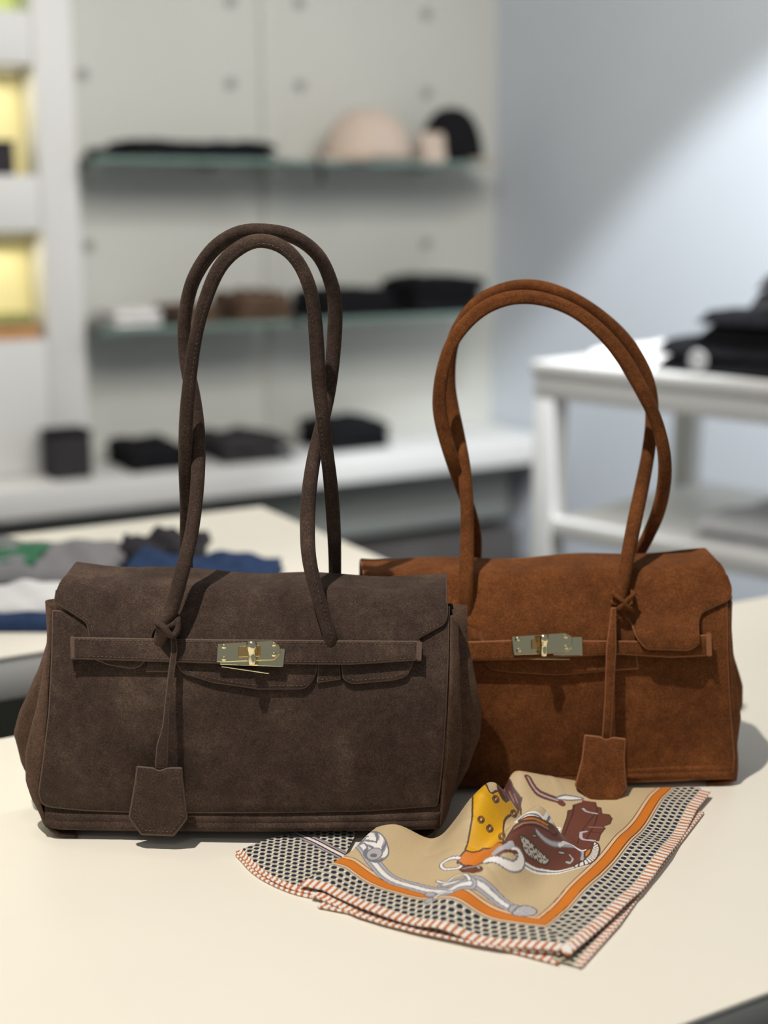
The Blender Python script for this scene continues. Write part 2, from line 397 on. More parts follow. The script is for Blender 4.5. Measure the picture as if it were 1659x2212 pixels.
# right-hand white table with a lower shelf, turned differently from the others
A0 = Vector((0.296, 2.79, 0)); RA = Vector((0.713, -0.701, 0)).normalized(); RB = Vector((0.701, 0.713, 0)).normalized()
def R(s, c, z): return A0+RA*s+RB*c+Vector((0, 0, z))
rt = thing('shelf_table', 'white two-tier table by the right wall with black clothes on top', 'table', R(0.6, 0.25, 0))
MB().gbox(-0.005, 1.3, -0.005, 0.55, 0.875, 0.90, 0.003, R).build('table_top', 'white', rt)
MB().gbox(0.0, 1.295, 0.0, 0.035, 0.83, 0.874, 0.002, R).build('apron', 'white', rt)
MB().gbox(0.0, 1.295, 0.51, 0.545, 0.83, 0.874, 0.002, R).build('apron', 'white', rt)
for s_, c_ in ((0, 0), (1.25, 0), (0, 0.50), (1.25, 0.50)):
    MB().gbox(s_, s_+0.048, c_, c_+0.048, 0.001, 0.829, 0.002, R).build('leg', 'white', rt)
MB().gbox(0.049, 1.249, 0.003, 0.545, 0.555, 0.59, 0.002, R).build('lower_shelf', 'white', rt)
MB().gbox(0.049, 1.249, 0.05, 0.50, 0.25, 0.275, 0.002, R).build('lower_shelf', 'edge_grey', rt)

# ------------------------------------------------------------------ folded clothes, caps and small goods in the background
def slab(mb, fr, s0, s1, c0, c1, z0, h, wr=0.004, seed=0, n=14.0, sag=0.0):
    """soft rounded slab of cloth with wrinkles"""
    N = 26; K = 18; P = []; rnd = np.random.RandomState(seed); ph = rnd.rand(8)*6.28
    top = []; bot = []
    for i in range(N+1):
        r1 = []; r2 = []
        for j in range(K+1):
            u = -1+2*i/N; v = -1+2*j/K
            e = max(0.0, 1-abs(u)**n)**(0.35)*max(0.0, 1-abs(v)**n)**(0.35)
            x = (s0+s1)/2+u*(s1-s0)/2*(1-0.03*math.sin(3*v+ph[0])); y = (c0+c1)/2+v*(c1-c0)/2*(1-0.03*math.sin(2.6*u+ph[1]))
            wv = wr*(math.sin(5*u+2*v+ph[2])+0.7*math.sin(9*v-3*u+ph[3])+0.5*math.sin(13*u+5*v+ph[4]))
            hh = h*e*(1-sag*(u+1)/2)+wv*e
            r1.append(fr(x, y, z0+max(0.0008, hh))); r2.append(fr(x, y, z0))
        top.append(r1); bot.append(r2)
    base = len(mb.v); mb.grid(top); b2 = len(mb.v); mb.grid(bot)
    W_ = K+1
    for i in range(N): 
        mb.f += [(base+i*W_, base+(i+1)*W_, b2+(i+1)*W_, b2+i*W_), (base+i*W_+K, b2+i*W_+K, b2+(i+1)*W_+K, base+(i+1)*W_+K)]
    for j in range(K):
        mb.f += [(base+j, b2+j, b2+j+1, base+j+1), (base+N*W_+j, base+N*W_+j+1, b2+N*W_+j+1, b2+N*W_+j)]
    return mb
def folded(name, label, cat, mat, fr, s0, s1, c0, c1, z0, h, layers=2, seed=0, group=None, sag=0.0, wr=0.003):
    """a folded garment: its folded layers are the parts"""
    t = thing(name, label, cat, fr((s0+s1)/2, (c0+c1)/2, z0), group)
    rnd = random.Random(seed); hl = h/layers
    for k in range(layers):
        d = [rnd.uniform(-0.006, 0.006) for _ in range(4)]
        slab(MB(), fr, s0+d[0], s1+d[1], c0+d[2], c1+d[3], z0+0.001+k*hl*0.97, hl, wr, seed+k, sag=sag).build('folded_layer', mat, t, sharp=180)
    return t
def pw(px, c, py): return onc(px, py, c)[0]
def shelf_item(name, label, cat, mat, px0, px1, py, c0, c1, z, h, **kw):
    return folded(name, label, cat, mat, G, pw(px0+42, c0, py), pw(px1+14, c0, py), c0, c1, z, h, **kw)
# upper shelves
shelf_item('folded_garment', 'thin flat black garment on the upper left glass shelf', 'garment', 'black', 232, 592, 320, 3.83, 4.06, ZU, 0.048, seed=3)
shelf_item('folded_garment', 'thin grey-green cloth at left end of the upper glass shelf', 'garment', 'charcoal', 184, 226, 325, 3.84, 4.02, ZU, 0.024, seed=4, layers=1)
def cap(name, label, px, py, c, z, rad, hgt, m_crown, m_brim, turn):
    s = pw(px, c, py); t = thing(name, label, 'cap', G(s, c, z), 'caps on the upper glass shelf')
    mb = MB(); rows = []
    for i in range(11):
        th = (math.pi/2)*i/10; rr = rad*math.cos(th)**0.8 if i < 10 else 0.002; zz = hgt*math.sin(th)
        rows.append([G(s+rr*1.1*math.cos(a)*(1+0.02*math.cos(6*a)), c+rr*0.9*math.sin(a), z+0.008+zz) for a in np.linspace(0, 2*math.pi, 30, endpoint=False)])
    mb.grid(rows, closed_v=True); mb.f.append(tuple(range(30))); mb.f.append(tuple(range(300, 330)))
    mb.build('crown', m_crown, t, sharp=180)
    mb = MB(); top = []; bt = []
    for i in range(9):
        rr = rad*(0.9+0.75*i/8)
        a_ = [turn+math.radians(q) for q in np.linspace(-62, 62, 17)]
        top.append([G(s+rr*math.cos(a)*1.05, c+rr*math.sin(a)*0.9, z+0.010-0.006*(i/8)**2+0.010*math.cos((a-turn)*1.4)*(1-i/8)) for a in a_])
        bt.append([p-Vector((0, 0, 0.003)) for p in top[-1]])
    mb.grid(top); mb.grid(bt)
    k1 = len(top)*17
    for j in range(16): mb.f += [(j, j+1, k1+j+1, k1+j), (8*17+j, 8*17+j+1, k1+8*17+j+1, k1+8*17+j)]
    for i in range(8): mb.f += [(i*17, (i+1)*17, k1+(i+1)*17, k1+i*17), (i*17+16, (i+1)*17+16, k1+(i+1)*17+16, k1+i*17+16)]
    mb.build('brim', m_brim, t, sharp=60)
    mb = MB(); rows = []
    for i in range(6):
        th = (math.pi/2)*i/5; rr = 0.009*math.cos(th)+1e-4
        rows.append([G(s+rr*math.cos(a), c+rr*math.sin(a), z+hgt+0.007+0.005*math.sin(th)) for a in np.linspace(0, 2*math.pi, 12, endpoint=False)])
    mb.grid(rows, closed_v=True); mb.build('top_button', m_brim, t)
    return s
sc = cap('baseball_cap', 'beige cap with rounded crown on the upper right glass shelf', 795, 300, 3.93, ZU, 0.130, 0.150, 'beige_cloth', 'beige_cloth', math.pi*1.02)
cap('baseball_cap', 'black cap with beige patches at right end of the upper shelf', 975, 300, 3.95, ZU, 0.100, 0.165, 'black', 'beige_cloth', -0.5)
s_ = pw(905, 3.86, 310)
folded('cap_patch_cloth', 'small beige cloth leaning between the two caps', 'cloth', 'beige_cloth', G, s_-0.005, s_+0.075, 3.82, 3.87, ZU, 0.085, layers=2, seed=9)
s_ = pw(690, 3.80, 390)
mb = MB(); tube(mb, catmull([G(s_-0.01, 3.80, ZU+0.004), G(s_-0.002, 3.792, ZU-0.01), G(s_+0.002, 3.79, ZU-0.03), G(s_, 3.79, ZU-0.065)], 20), 0.007, 8)
tag(mb.build('hanging_strap', 'charcoal'), 'short dark strap hanging below the right upper glass shelf', 'strap')
# lower shelves
shelf_item('folded_garment', 'white folded cloth at left end of the lower glass shelf', 'garment', 'white_cloth', 215, 338, 690, 3.83, 4.06, ZL, 0.045, seed=11)
shelf_item('folded_garment', 'dark brown patterned garment in middle of the lower glass shelf', 'garment', 'brown_cloth', 350, 464, 690, 3.83, 4.05, ZL, 0.045, seed=12)
shelf_item('folded_garment', 'black and brown rumpled garment near centre of lower shelf', 'garment', 'brown_cloth', 476, 620, 685, 3.83, 4.05, ZL, 0.075, seed=13, wr=0.007)
shelf_item('folded_garment', 'long black folded garment on the lower right glass shelf', 'garment', 'black', 662, 846, 670, 3.82, 4.06, ZL, 0.080, seed=14)
shelf_item('folded_garment', 'taller black folded garment at right end of lower shelf', 'garment', 'black', 856, 1035, 665, 3.82, 4.06, ZL, 0.110, layers=3, seed=15)
# bench goods
sb0 = pw(112, 3.79, 965); sb1 = pw(198, 3.79, 965)
bt = thing('black_box', 'upright black box standing at left on the white bench', 'box', G((sb0+sb1)/2, 3.84, 0.45))
MB().gbox(sb0, sb1, 3.79, 3.89, 0.451, 0.572, 0.004).build('box_body', 'charcoal', bt)
MB().gbox(sb0-0.003, sb1+0.003, 3.787, 3.893, 0.573, 0.585, 0.003).build('lid', 'black', bt)
shelf_item('folded_garment', 'dark garment lying on bench beside the black box', 'garment', 'black', 248, 392, 985, 3.78, 4.02, 0.451, 0.070, seed=21)
shelf_item('folded_garment', 'dark grey rumpled garment on the bench behind the handles', 'garment', 'charcoal', 440, 625, 975, 3.78, 4.02, 0.451, 0.075, seed=22, wr=0.006, sag=0.4)
shelf_item('folded_garment', 'thick black folded garment at right on the white bench', 'garment', 'black', 668, 832, 945, 3.80, 4.03, 0.451, 0.085, layers=3, seed=23)
MB_ = MB().gbox(pw(1078, CW, 900), pw(1120, CW, 900), CW-0.008, CW-0.0005, 0.52, 0.60, 0.002)
ps = thing('wall_socket', 'small pale socket plate on wall above bench end', 'socket', G(pw(1099, CW, 900), CW-0.004, 0.52))
MB_.build('plate', 'lightgrey_cloth', ps)
# niche goods
sn = pw(30, CU+0.02, 340)
nb = thing('black_box', 'dark box in the upper yellow niche at left edge', 'box', G(sn-0.06, CU+0.1, uz(378)))
MB().gbox(sn-0.12, sn, CU+0.01, CU+0.11, uz(378)+0.001, uz(312), 0.004).build('box_body', 'charcoal', nb)
MB().gbox(sn-0.123, sn+0.003, CU+0.007, CU+0.113, uz(311), uz(303), 0.002).build('lid', 'black', nb)
sn = pw(88, CU+0.03, 690); zb = uz(735)
folded('folded_garment', 'orange folded garment in lower yellow niche at left edge', 'garment', 'orange_cloth', G, sn-0.30, sn-0.005, CU+0.01, CU+0.115, zb, 0.040, seed=31)
folded('folded_garment', 'olive garment folded on top of the orange one', 'garment', 'olive_cloth', G, sn-0.30, sn-0.01, CU+0.015, CU+0.11, zb+0.041, 0.024, seed=32, layers=1)
# middle table clothes, laid square to the shopper
def WF(x, y, z): return Vector((x, y, z))
def mid_item(name, label, mat, px0, px1, pyb, pyf, h, **kw):
    pyb += 24; pyf += 24; yb = onz(300, pyb, TT).y; yf = onz(300, pyf, TT).y; xm = (px0+px1)/2
    x0 = onz(px0, (pyb+pyf)/2, TT).x; x1 = onz(px1, (pyb+pyf)/2, TT).x
    return folded(name, label, 'garment', mat, WF, x0, x1, yf, yb, TT, h, **kw)
g1 = mid_item('folded_shirt', 'grey shirt with green print on the middle table', 'grey_cloth', -60, 262, 1175, 1256, 0.022, seed=41, layers=2)
p_ = onz(30, 1238, TT)
slab(MB(), WF, p_.x-0.045, p_.x+0.035, p_.y-0.05, p_.y+0.05, TT+0.0228, 0.003, 0.0003, 5).build('green_print', 'green', g1, sharp=180)
mid_item('folded_garment', 'charcoal garment on middle table behind the left handle', 'charcoal', 262, 445, 1166, 1206, 0.026, seed=42, wr=0.006)
mid_item('folded_jeans', 'navy blue jeans lying across the middle table', 'navy', 270, 600, 1206, 1258, 0.026, seed=43, wr=0.004, sag=0.75)
mid_item('folded_shirt', 'white shirt folded at left on the middle table', 'white_cloth', -60, 280, 1260, 1316, 0.016, seed=44)
mid_item('folded_jeans', 'blue folded jeans at the left edge of the middle table', 'navy', -60, 330, 1322, 1340, 0.012, seed=45, layers=1, wr=0.001)
# right table goods
def rfold(label, mat, s0, s1, c0, c1, z, h, seed, **kw): return folded('folded_garment', label, 'garment', mat, R, s0, s1, c0, c1, z, h, seed=seed, **kw)
rfold('white folded sheet lying at left end of the right table', 'white_cloth', 0.05, 0.18, 0.10, 0.45, 0.90, 0.020, 51, layers=1)
rfold('grey striped garment beside the black clothes on the right table', 'lightgrey_cloth', 0.19, 0.30, 0.31, 0.50, 0.90, 0.075, 52)
rfold('wide black folded trousers on the right white table', 'black', 0.24, 0.80, 0.04, 0.30, 0.90, 0.062, 53, layers=2)
rfold('black folded knitwear stacked on the black trousers', 'black', 0.33, 0.82, 0.05, 0.32, 0.963, 0.055, 54, layers=2)
rfold('charcoal rolled garment on top of the black pile at right edge', 'charcoal', 0.43, 0.80, 0.08, 0.30, 1.019, 0.070, 55, layers=2)
p_ = R(0.355, 0.025, 0.905)
mb = MB(); rg = [[p_+RA*(q*math.cos(a))+Vector((0, 0, 0.022+q*math.sin(a)))-RB*d for a in np.linspace(0, 2*math.pi, 16, endpoint=False)] for q, d in ((0.018, 0), (0.02, 0.003), (0.017, 0.006), (0.004, 0.006))]
mb.grid(rg, closed_v=True); mb.f.append(tuple(range(48, 64)))
tag(mb.build('price_badge', 'lightgrey_cloth'), 'round grey badge against the black trousers on right table', 'badge')
rfold('pale grey folded garment on lower shelf of the right table', 'lightgrey_cloth', 0.34, 0.62, 0.05, 0.40, 0.59, 0.045, 56)
rfold('white folded garment at right of the lower shelf of right table', 'white_cloth', 0.66, 1.02, 0.20, 0.50, 0.59, 0.085, 57, layers=3)
rfold('black garment on the lowest shelf under the right table', 'black', 0.45, 0.90, 0.08, 0.45, 0.275, 0.06, 58)

# ================================================================== the handbags
class Bag:
    def __init__(s, pxc, Y, yaw, tilt, z0):
        s.O = Vector((ony(pxc, 1700, Y).x, Y, TT)); a = math.radians(yaw); s.tilt = math.tan(math.radians(tilt))
        s.ex = Vector((math.cos(a), math.sin(a), 0)); s.ey = Vector((-math.sin(a), math.cos(a), 0)); s.ez = Vector((0, 0, 1))
        s.n = (-s.ey+s.ez*s.tilt).normalized(); s.z0 = z0
    def lean(s, z): return 4.5*max(0.0, z-0.09)**2            # the upper front leans back towards the rolled top
    def P(s, px, py, off=0.0, flat=False):             # pixel -> point on the leaning front surface, raised by off along its normal
        d = ray(px, py); dn = d.dot(s.n); disp = 0.0
        for _ in range(7):
            p = CAM+d*((s.O+s.n*(off+disp)-CAM).dot(s.n)/dn); x, y, z = s.L(p)
            disp = -s.lean(z)
            if not flat:
                disp += (0.0035*math.exp(-((z-0.06)/0.05)**2)*math.cos(min(1.5, abs(x)/0.10))
                         + 0.0009*math.sin(38*x+21*z+1.0)+0.0007*math.sin(61*z-33*x))
        return p
    def L(s, p):
        v = p-s.O; return v.dot(s.ex), v.dot(s.ey), v.z
    def W(s, x, y, z): return s.O+s.ex*x+s.ey*y+s.ez*z

def gusset(bag, t, edge, bulge, side, D, mat):
    """folded side gusset between the front panel's edge and the back panel"""
    N = 46; Mu = 34
    E_ = resample(edge, N); rows = []
    uk = [0, .05, .14, .25, .32, .38, .50, .66, .82, 1.0]; ok = [0.02, .22, .44, .40, .10, .18, .82, 1.0, .72, .02]
    for i in range(N):
        p = bag.P(*E_[i], 0.0); x, y, z = bag.L(p); v = i/(N-1)      # v 0 top .. 1 bottom
        b = np.interp(v, *bulge); d = np.interp(v, (0, .25, .7, 1), D)
        row = []
        for j in range(Mu):
            u = j/(Mu-1); uu = 0.5-0.5*math.cos(math.pi*u)*0.75-0.0
            uu = u
            o_ = np.interp(uu, uk, ok)+0.03*math.sin(7*v+9*uu)
            zz = z*(1-0.10*math.sin(math.pi*uu)*(v > .0)*(1-v))
            row.append(bag.W(x+side*b*o_, y+d*uu+0.004*math.sin(math.pi*uu), max(0.002, zz)))
        rows.append(row)
    # smooth the fold profile a little
    A = np.array([[tuple(q) for q in r] for r in rows])
    for _ in range(1): A[:, 1:-1] = 0.25*A[:, :-2]+0.5*A[:, 1:-1]+0.25*A[:, 2:]
    last = A[-1]; ex_ = np.array(bag.ex)
    cl = []
    for dx, zf in ((0.004, .45), (0.010, .12), (0.022, 0.0)):
        q = last-ex_*side*dx; q[:, 2] = TT+0.0012+(last[:, 2]-TT)*zf; cl.append(q)
    A = np.concatenate([A, np.array(cl)])
    mb = MB(); mb.grid([[Vector(q) for q in r] for r in A]); o = mb.build('gusset', mat, t, sharp=180)
    sm = o.modifiers.new('thickness', 'SOLIDIFY'); sm.thickness = 0.002; sm.offset = 0
    return A[:-3, -1]

def fold_flap(bag, t, outline, x0, x1, ytop, mat, off, thick, back, rad, shrink=(0, 0)):
    """flap: its outline in front, then one continuous roll over the bag's top and down behind; ytop(px) = start of the roll"""
    xm = (x0+x1)/2; zt = bag.L(bag.P(xm, ytop(xm)))[2]; sl = bag.tilt+9.0*max(0, zt-0.09)
    upv = (bag.ez+bag.ey*sl).normalized(); nn = (-bag.ey+bag.ez*sl).normalized(); AM = math.pi/2-math.atan(sl)-0.06
    dB = -nn*math.sin(AM)+upv*math.cos(AM); nB = nn*math.cos(AM)+upv*math.sin(AM); r2 = 0.010
    KP = 3000.0
    def mapf(x, y, k):
        yt = ytop(x)
        if y >= yt:
            p = bag.P(x, y, off); z = bag.L(p)[2]; q = bag.tilt+9.0*max(0, z-0.09)
            return p+(-bag.ey+bag.ez*q).normalized()*k
        s_ = (yt-y)/KP; u_ = (x-x0)/(x1-x0); w_ = min(1.0, s_/(rad*AM))
        sh = bag.ex*(shrink[0]*w_*(1-u_)-shrink[1]*w_*u_)
        c = bag.P(x, yt, off)-nn*rad; wob = bag.ez*(0.0012*math.sin(x*0.021)*w_)
        if s_ < rad*AM:
            A = s_/rad; return c+nn*((rad+k)*math.cos(A))+upv*((rad+k)*math.sin(A))+sh+wob
        s_ -= rad*AM
        if s_ < back: return c+nB*(rad+k)+dB*s_+sh+wob
        s_ -= back; c2 = c+nB*(rad-r2)+dB*back
        A = min(s_/r2, 1.45); q = c2+nB*((r2+k)*math.cos(A))+dB*((r2+k)*math.sin(A))
        if s_/r2 > 1.45: q += (-nB*math.sin(1.45)+dB*math.cos(1.45))*(s_-r2*1.45)
        return q+sh+wob
    H_ = (rad*AM+back+0.05)*KP
    top = [(x0, ytop(x0)-H_)]+[(x1, ytop(x1)-H_)]
    mb = MB(); sheet(mb, top+outline, mapf, thick, 12)
    return mb.build('flap', mat, t, sharp=60, rim={'suede_dark': 'edge_dark', 'suede_tan': 'edge_tan'}[mat])

def base_strip(bag, t, line, D, mat):
    """rolled bottom of the bag with its front seam"""
    rows = []
    for px, py in resample(line, 60):
        x, y, z = bag.L(bag.P(px, py, 0.0)); z = max(z, 0.010)
        k_ = min(len(rows), 59-len(rows)); e_ = math.sqrt(max(0.0, 1-(1-min(1, k_/3.0))**2)); z = max(z, 0.0125)
        prof = [(0.002, z+.010), (0.0005, z+.006), (-.0015*e_, z+.0045), (-.0030*e_, z+.002), (-.0024*e_, z+.0004), (-.0028*e_, z-.0006), (-.0042*e_, z-.0025), (-.0036*e_, z-.005),
                (-.0005, z-.0075), (0.006, z-.0095), (0.020, 0.0008), (D*.5, 0.0005), (D-.012, 0.0006), (D-.003, 0.004), (D, .014)]
        rows.append([bag.W(x, y+a, b) for a, b in prof])
    mb = MB(); mb.grid(rows)
    k = len(rows[0]); mb.f.append(tuple(range(k))); mb.f.append(tuple(range((len(rows)-1)*k, len(rows)*k)))
    return mb.build('base', mat, t, sharp=70)

def handle(bag, t, pts, r, mat, fin, name='handle', flat_ends=True):
    P3 = [ony(px, py, Y) for px, py, Y in pts]; C3 = catmull([tuple(p) for p in P3], 150)
    C3 = resample(C3, 150)
    rr = [r*(1+0.05*math.sin(i*0.21)) for i in range(150)]
    mb = MB(); tube(mb, C3, rr, 22, ref=(0, 1, 0), fin=fin); return mb.build(name, mat, t, sharp=180), C3
def handle_stitch(mb, C3, r, ang, a=3, b=147):
    pts = []
    for i in range(a, b):
        t = (Vector(C3[i+1])-Vector(C3[i-1])).normalized(); q = t.cross(Vector((0, 1, 0))).normalized(); w_ = q.cross(t)
        pts.append(Vector(C3[i])+(q*math.cos(ang)+w_*math.sin(ang))*(r*1.03))
    stitch(mb, pts, (0, -1, 0), 0.0019, 0.0013, 0.0003)

def px_stitch(mb, bag, line, off, closed=False):
    L_ = resample(line, max(8, int(sum(math.dist(line[i], line[i+1]) for i in range(len(line)-1))/4)))
    stitch(mb, [bag.P(x, y, off) for x, y in L_], bag.n)

def lock(bag, t, plate, back, slot, bar, rivets, off):
    """turn-lock clasp: two plates, toggle, slot frame, rivets, lower bar"""
    def mk(o_, pts, r, h, nm, mt='gold', par=None):
        mb = MB(); sheet(mb, roundpoly(pts, r), lambda x, y, k: bag.P(x, y, o_+k, True), h, 40); return mb.build(nm, mt, par or t, sharp=35)
    mk(off, back, 3, 0.0012, 'back_plate'); cl = mk(off+0.0022, plate, 4, 0.0016, 'clasp'); cl['label'] = 'pale gold turn-lock clasp plate'
    mk(off+0.0040, slot, 3, 0.0012, 'slot_frame', 'gold_deep', cl)
    mk(off-0.004, bar, 1.5, 0.0022, 'staple_plate')
    for px, py in rivets:
        c = bag.P(px, py, off+0.0036, True); mb = MB(); rows = []
        for i in range(6):
            th = math.pi/2*i/5; q = 0.0019*math.cos(th)+1e-5
            rows.append([c+bag.ex*(q*math.cos(a))+bag.ez*(q*math.sin(a))+bag.n*(0.0012*math.sin(th)) for a in np.linspace(0, 2*math.pi, 12, endpoint=False)])
        mb.grid(rows, closed_v=True); mb.build('rivet', 'gold', cl, sharp=180)
    # toggle: post and upright turning bar with rounded head
    cx = sum(p[0] for p in slot)/len(slot)+8; cy = sum(p[1] for p in slot)/len(slot)
    c = bag.P(cx, cy, off+0.0050, True); mb = MB()
    tube(mb, [c, c+bag.n*0.004], 0.0032, 14, ref=(0, 0, 1)); mb.build('toggle_post', 'gold_deep', cl, sharp=40)
    c2 = c+bag.n*0.0065; mb = MB(); rows = []
    prof = [(-.0075, .0010), (-.0070, .0026), (-.004, .0030), (-.001, .0026), (.001, .0026), (.004, .0034), (.0072, .0036), (.0088, .0026), (.0092, .0010)]
    for z_, q in prof:
        rows.append([c2+bag.ez*z_+bag.ex*(q*math.cos(a))+bag.n*(q*0.75*math.sin(a)) for a in np.linspace(0, 2*math.pi, 14, endpoint=False)])
    mb.grid(rows, closed_v=True); mb.f.append(tuple(range(14))); mb.f.append(tuple(range(8*14, 9*14))); mb.build('toggle', 'gold', cl, sharp=50)

def band(bag, t, name, pts, r, off, thick, mat, step=14, ofn=None):
    mb = MB(); sheet(mb, roundpoly(pts, r), lambda x, y, k: bag.P(x, y, off+k+(ofn(x, y) if ofn else 0)), thick, step); return mb.build(name, mat, t, sharp=55, rim={'suede_dark': 'edge_dark', 'suede_tan': 'edge_tan'}.get(mat))

# ---------------------------------------------------------------- dark brown bag (front left)
b1 = Bag(525, 0.905, -1.5, 2.5, 0.0)
t1 = thing('handbag', 'dark brown suede handbag in front at left with gold clasp', 'handbag', b1.W(0, 0.03, 0))
D1 = (0.030, 0.042, 0.066, 0.066)
LE = [(112, 1318), (110, 1420), (104, 1540), (92, 1640), (84, 1700), (88, 1738), (95, 1762), (99, 1780)]
RE = [(972, 1330), (970, 1420), (965, 1540), (958, 1640), (953, 1700), (951, 1742), (951, 1762), (949, 1784)]
front = [(112, 1318), (110, 1420), (104, 1540), (92, 1640), (82, 1712), (88, 1738, 12), (110, 1745, 12), (180, 1752), (300, 1757), (600, 1757), (800, 1753), (946, 1742, 10),
         (952, 1700), (958, 1640), (965, 1540), (970, 1420), (972, 1310)]
band(b1, t1, 'front_panel', front, 3, -0.0005, 0.0028, 'suede_dark', 16)
eL = gusset(b1, t1, LE, ((0, .12, .3, .55, .68, .85, 1), (.010, .009, .016, .030, .034, .024, .010)), -1, D1, 'suede_dark_side')
eR = gusset(b1, t1, RE, ((0, .12, .3, .55, .68, .85, 1), (.012, .013, .018, .026, .027, .020, .008)), 1, D1, 'suede_dark_side')
mb = MB(); mb.grid([[Vector(a).lerp(Vector(c), k/10)+b1.ey*(0.006*math.sin(math.pi*k/10)) for k in range(11)] for a, c in zip(eL, eR)])
o = mb.build('back_panel', 'suede_dark', t1, sharp=180)
base_strip(b1, t1, [(97, 1764), (130, 1770), (300, 1773), (600, 1774), (800, 1772), (951, 1768)], 0.066, 'suede_dark')
ft = lambda x: np.interp(x, (120, 400, 700, 968), (1275, 1291, 1302, 1304))
flap = [(968, 1304), (968, 1334, 12), (960, 1351, 8), (905, 1381, 8), (893, 1432), (882, 1462, 16), (850, 1470, 8), (760, 1478, 12), (740, 1468, 10), (737, 1440, 3),
        (734, 1388, 3), (728, 1380, 3), (690, 1392, 3), (684, 1462, 18), (660, 1489, 14), (560, 1489), (460, 1475), (392, 1454, 14), (380, 1430, 4), (384, 1385), (372, 1346, 6), (345, 1346, 6), (331, 1370),
        (318, 1425, 4), (304, 1441, 8), (286, 1446, 8), (235, 1437), (196, 1422), (192, 1370, 6), (187, 1347, 9), (150, 1323, 5), (117, 1303, 4), (121, 1276)]
fold_flap(b1, t1, roundpoly(flap, 2), 121, 968, ft, 'suede_dark', 0.0030, 0.0026, 0.030, 0.0115, (0.0035, 0.0))
# handle tabs on the panel between the flap's lobes
band(b1, t1, 'handle_tab', [(346, 1345), (386, 1345), (366, 1452), (313, 1452)], 3, 0.0024, 0.0028, 'suede_dark')
band(b1, t1, 'handle_tab', [(690, 1375), (731, 1378), (737, 1468), (684, 1476)], 3, 0.0024, 0.0028, 'suede_dark')
band(b1, t1, 'belt', [(156, 1376, 6), (480, 1381), (905, 1384, 6), (903, 1427, 6), (760, 1436), (480, 1434), (158, 1424, 6)], 4, 0.0082, 0.0027, 'suede_dark')
band(b1, t1, 'belt_loop', [(152, 1374), (160, 1374), (163, 1427), (152, 1424)], 3, 0.0024, 0.0088, 'edge_dark')
band(b1, t1, 'belt_loop', [(903, 1383), (909, 1384), (908, 1424), (901, 1431)], 3, 0.0024, 0.0086, 'edge_dark')
lock(b1, t1, [(469, 1390), (590, 1384), (605, 1394), (605, 1413), (592, 1426), (467, 1431)], [(480, 1396), (616, 1401), (612, 1441), (474, 1436)],
     [(515, 1396), (562, 1394), (562, 1418), (515, 1420)], [(477, 1437), (582, 1452), (582, 1457), (477, 1442)],
     [(484, 1397), (484, 1423), (592, 1392), (592, 1414)], 0.0112)
FH = [(345, 1392, .916), (356, 1350, .913), (372, 1310, .914), (392, 1240, .921), (412, 1160, .934), (423, 1085, .945), (428, 1010, .955), (427, 935, .964), (418, 860, .972), (404, 790, .976), (398, 730, .977),
      (402, 665, .976), (420, 600, .974), (460, 540, .970), (513, 505, .966), (572, 499, .964), (633, 511, .966), (686, 550, .970), (715, 610, .975), (724, 670, .978), (720, 760, .978), (711, 840, .974),
      (698, 905, .966), (679, 985, .955), (668, 1060, .944), (664, 1140, .934), (669, 1215, .922), (689, 1295, .915), (712, 1370, .912), (716, 1400, .914)]
BH = [(404, 1330, .985), (403, 1260, .983), (402, 1180, .980), (402, 1100, .972), (400, 1000, .958), (404, 880, .950), (420, 745, .947), (440, 660, .946), (470, 585, .946), (508, 542, .947), (556, 520, .948),
      (608, 532, .947), (648, 572, .946), (674, 640, .946), (684, 735, .947), (690, 835, .947), (702, 940, .947), (715, 1050, .958), (722, 1150, .972), (724, 1240, .981), (724, 1330, .985)]
hf, c1 = handle(b1, t1, FH, 0.0049, 'suede_dark', (math.radians(100), 0.22))
hb, c2 = handle(b1, t1, BH, 0.0046, 'suede_dark', (math.radians(225), 0.42))
sm = MB()
for ln, of in (([(165, 1382), (480, 1387), (900, 1390)], .0112), ([(168, 1417), (480, 1427), (760, 1430), (895, 1421)], .0112),
               ([(122, 1300), (152, 1316), (190, 1340), (199, 1352), (200, 1372)], .0059), ([(962, 1295), (960, 1333), (952, 1346), (905, 1372)], .0059),
               ([(205, 1432), (240, 1438), (288, 1440)], .0059), ([(395, 1447), (470, 1468), (560, 1481), (655, 1481), (672, 1470)], .0059), ([(748, 1462), (765, 1470), (848, 1463), (872, 1452)], .0059),
               ([(697, 1300), (712, 1335), (728, 1378)], .0062), ([(335, 1385), (345, 1350)], .0062), ([(318, 1446), (362, 1447)], .0054), ([(690, 1469), (730, 1464)], .0054)):
    px_stitch(sm, b1, ln, of)
hs = MB(); handle_stitch(hs, c2, 0.0046, math.radians(250)); o = hs.build('stitching', 'thread_dark', hb, smooth=False); o['kind'] = 'stuff'
hs = MB(); handle_stitch(hs, c1, 0.0049, math.radians(-70), 125, 148); o = hs.build('stitching', 'thread_dark', hf, smooth=False); o['kind'] = 'stuff'
o = sm.build('stitching', 'thread_dark', t1, smooth=False); o['kind'] = 'stuff'

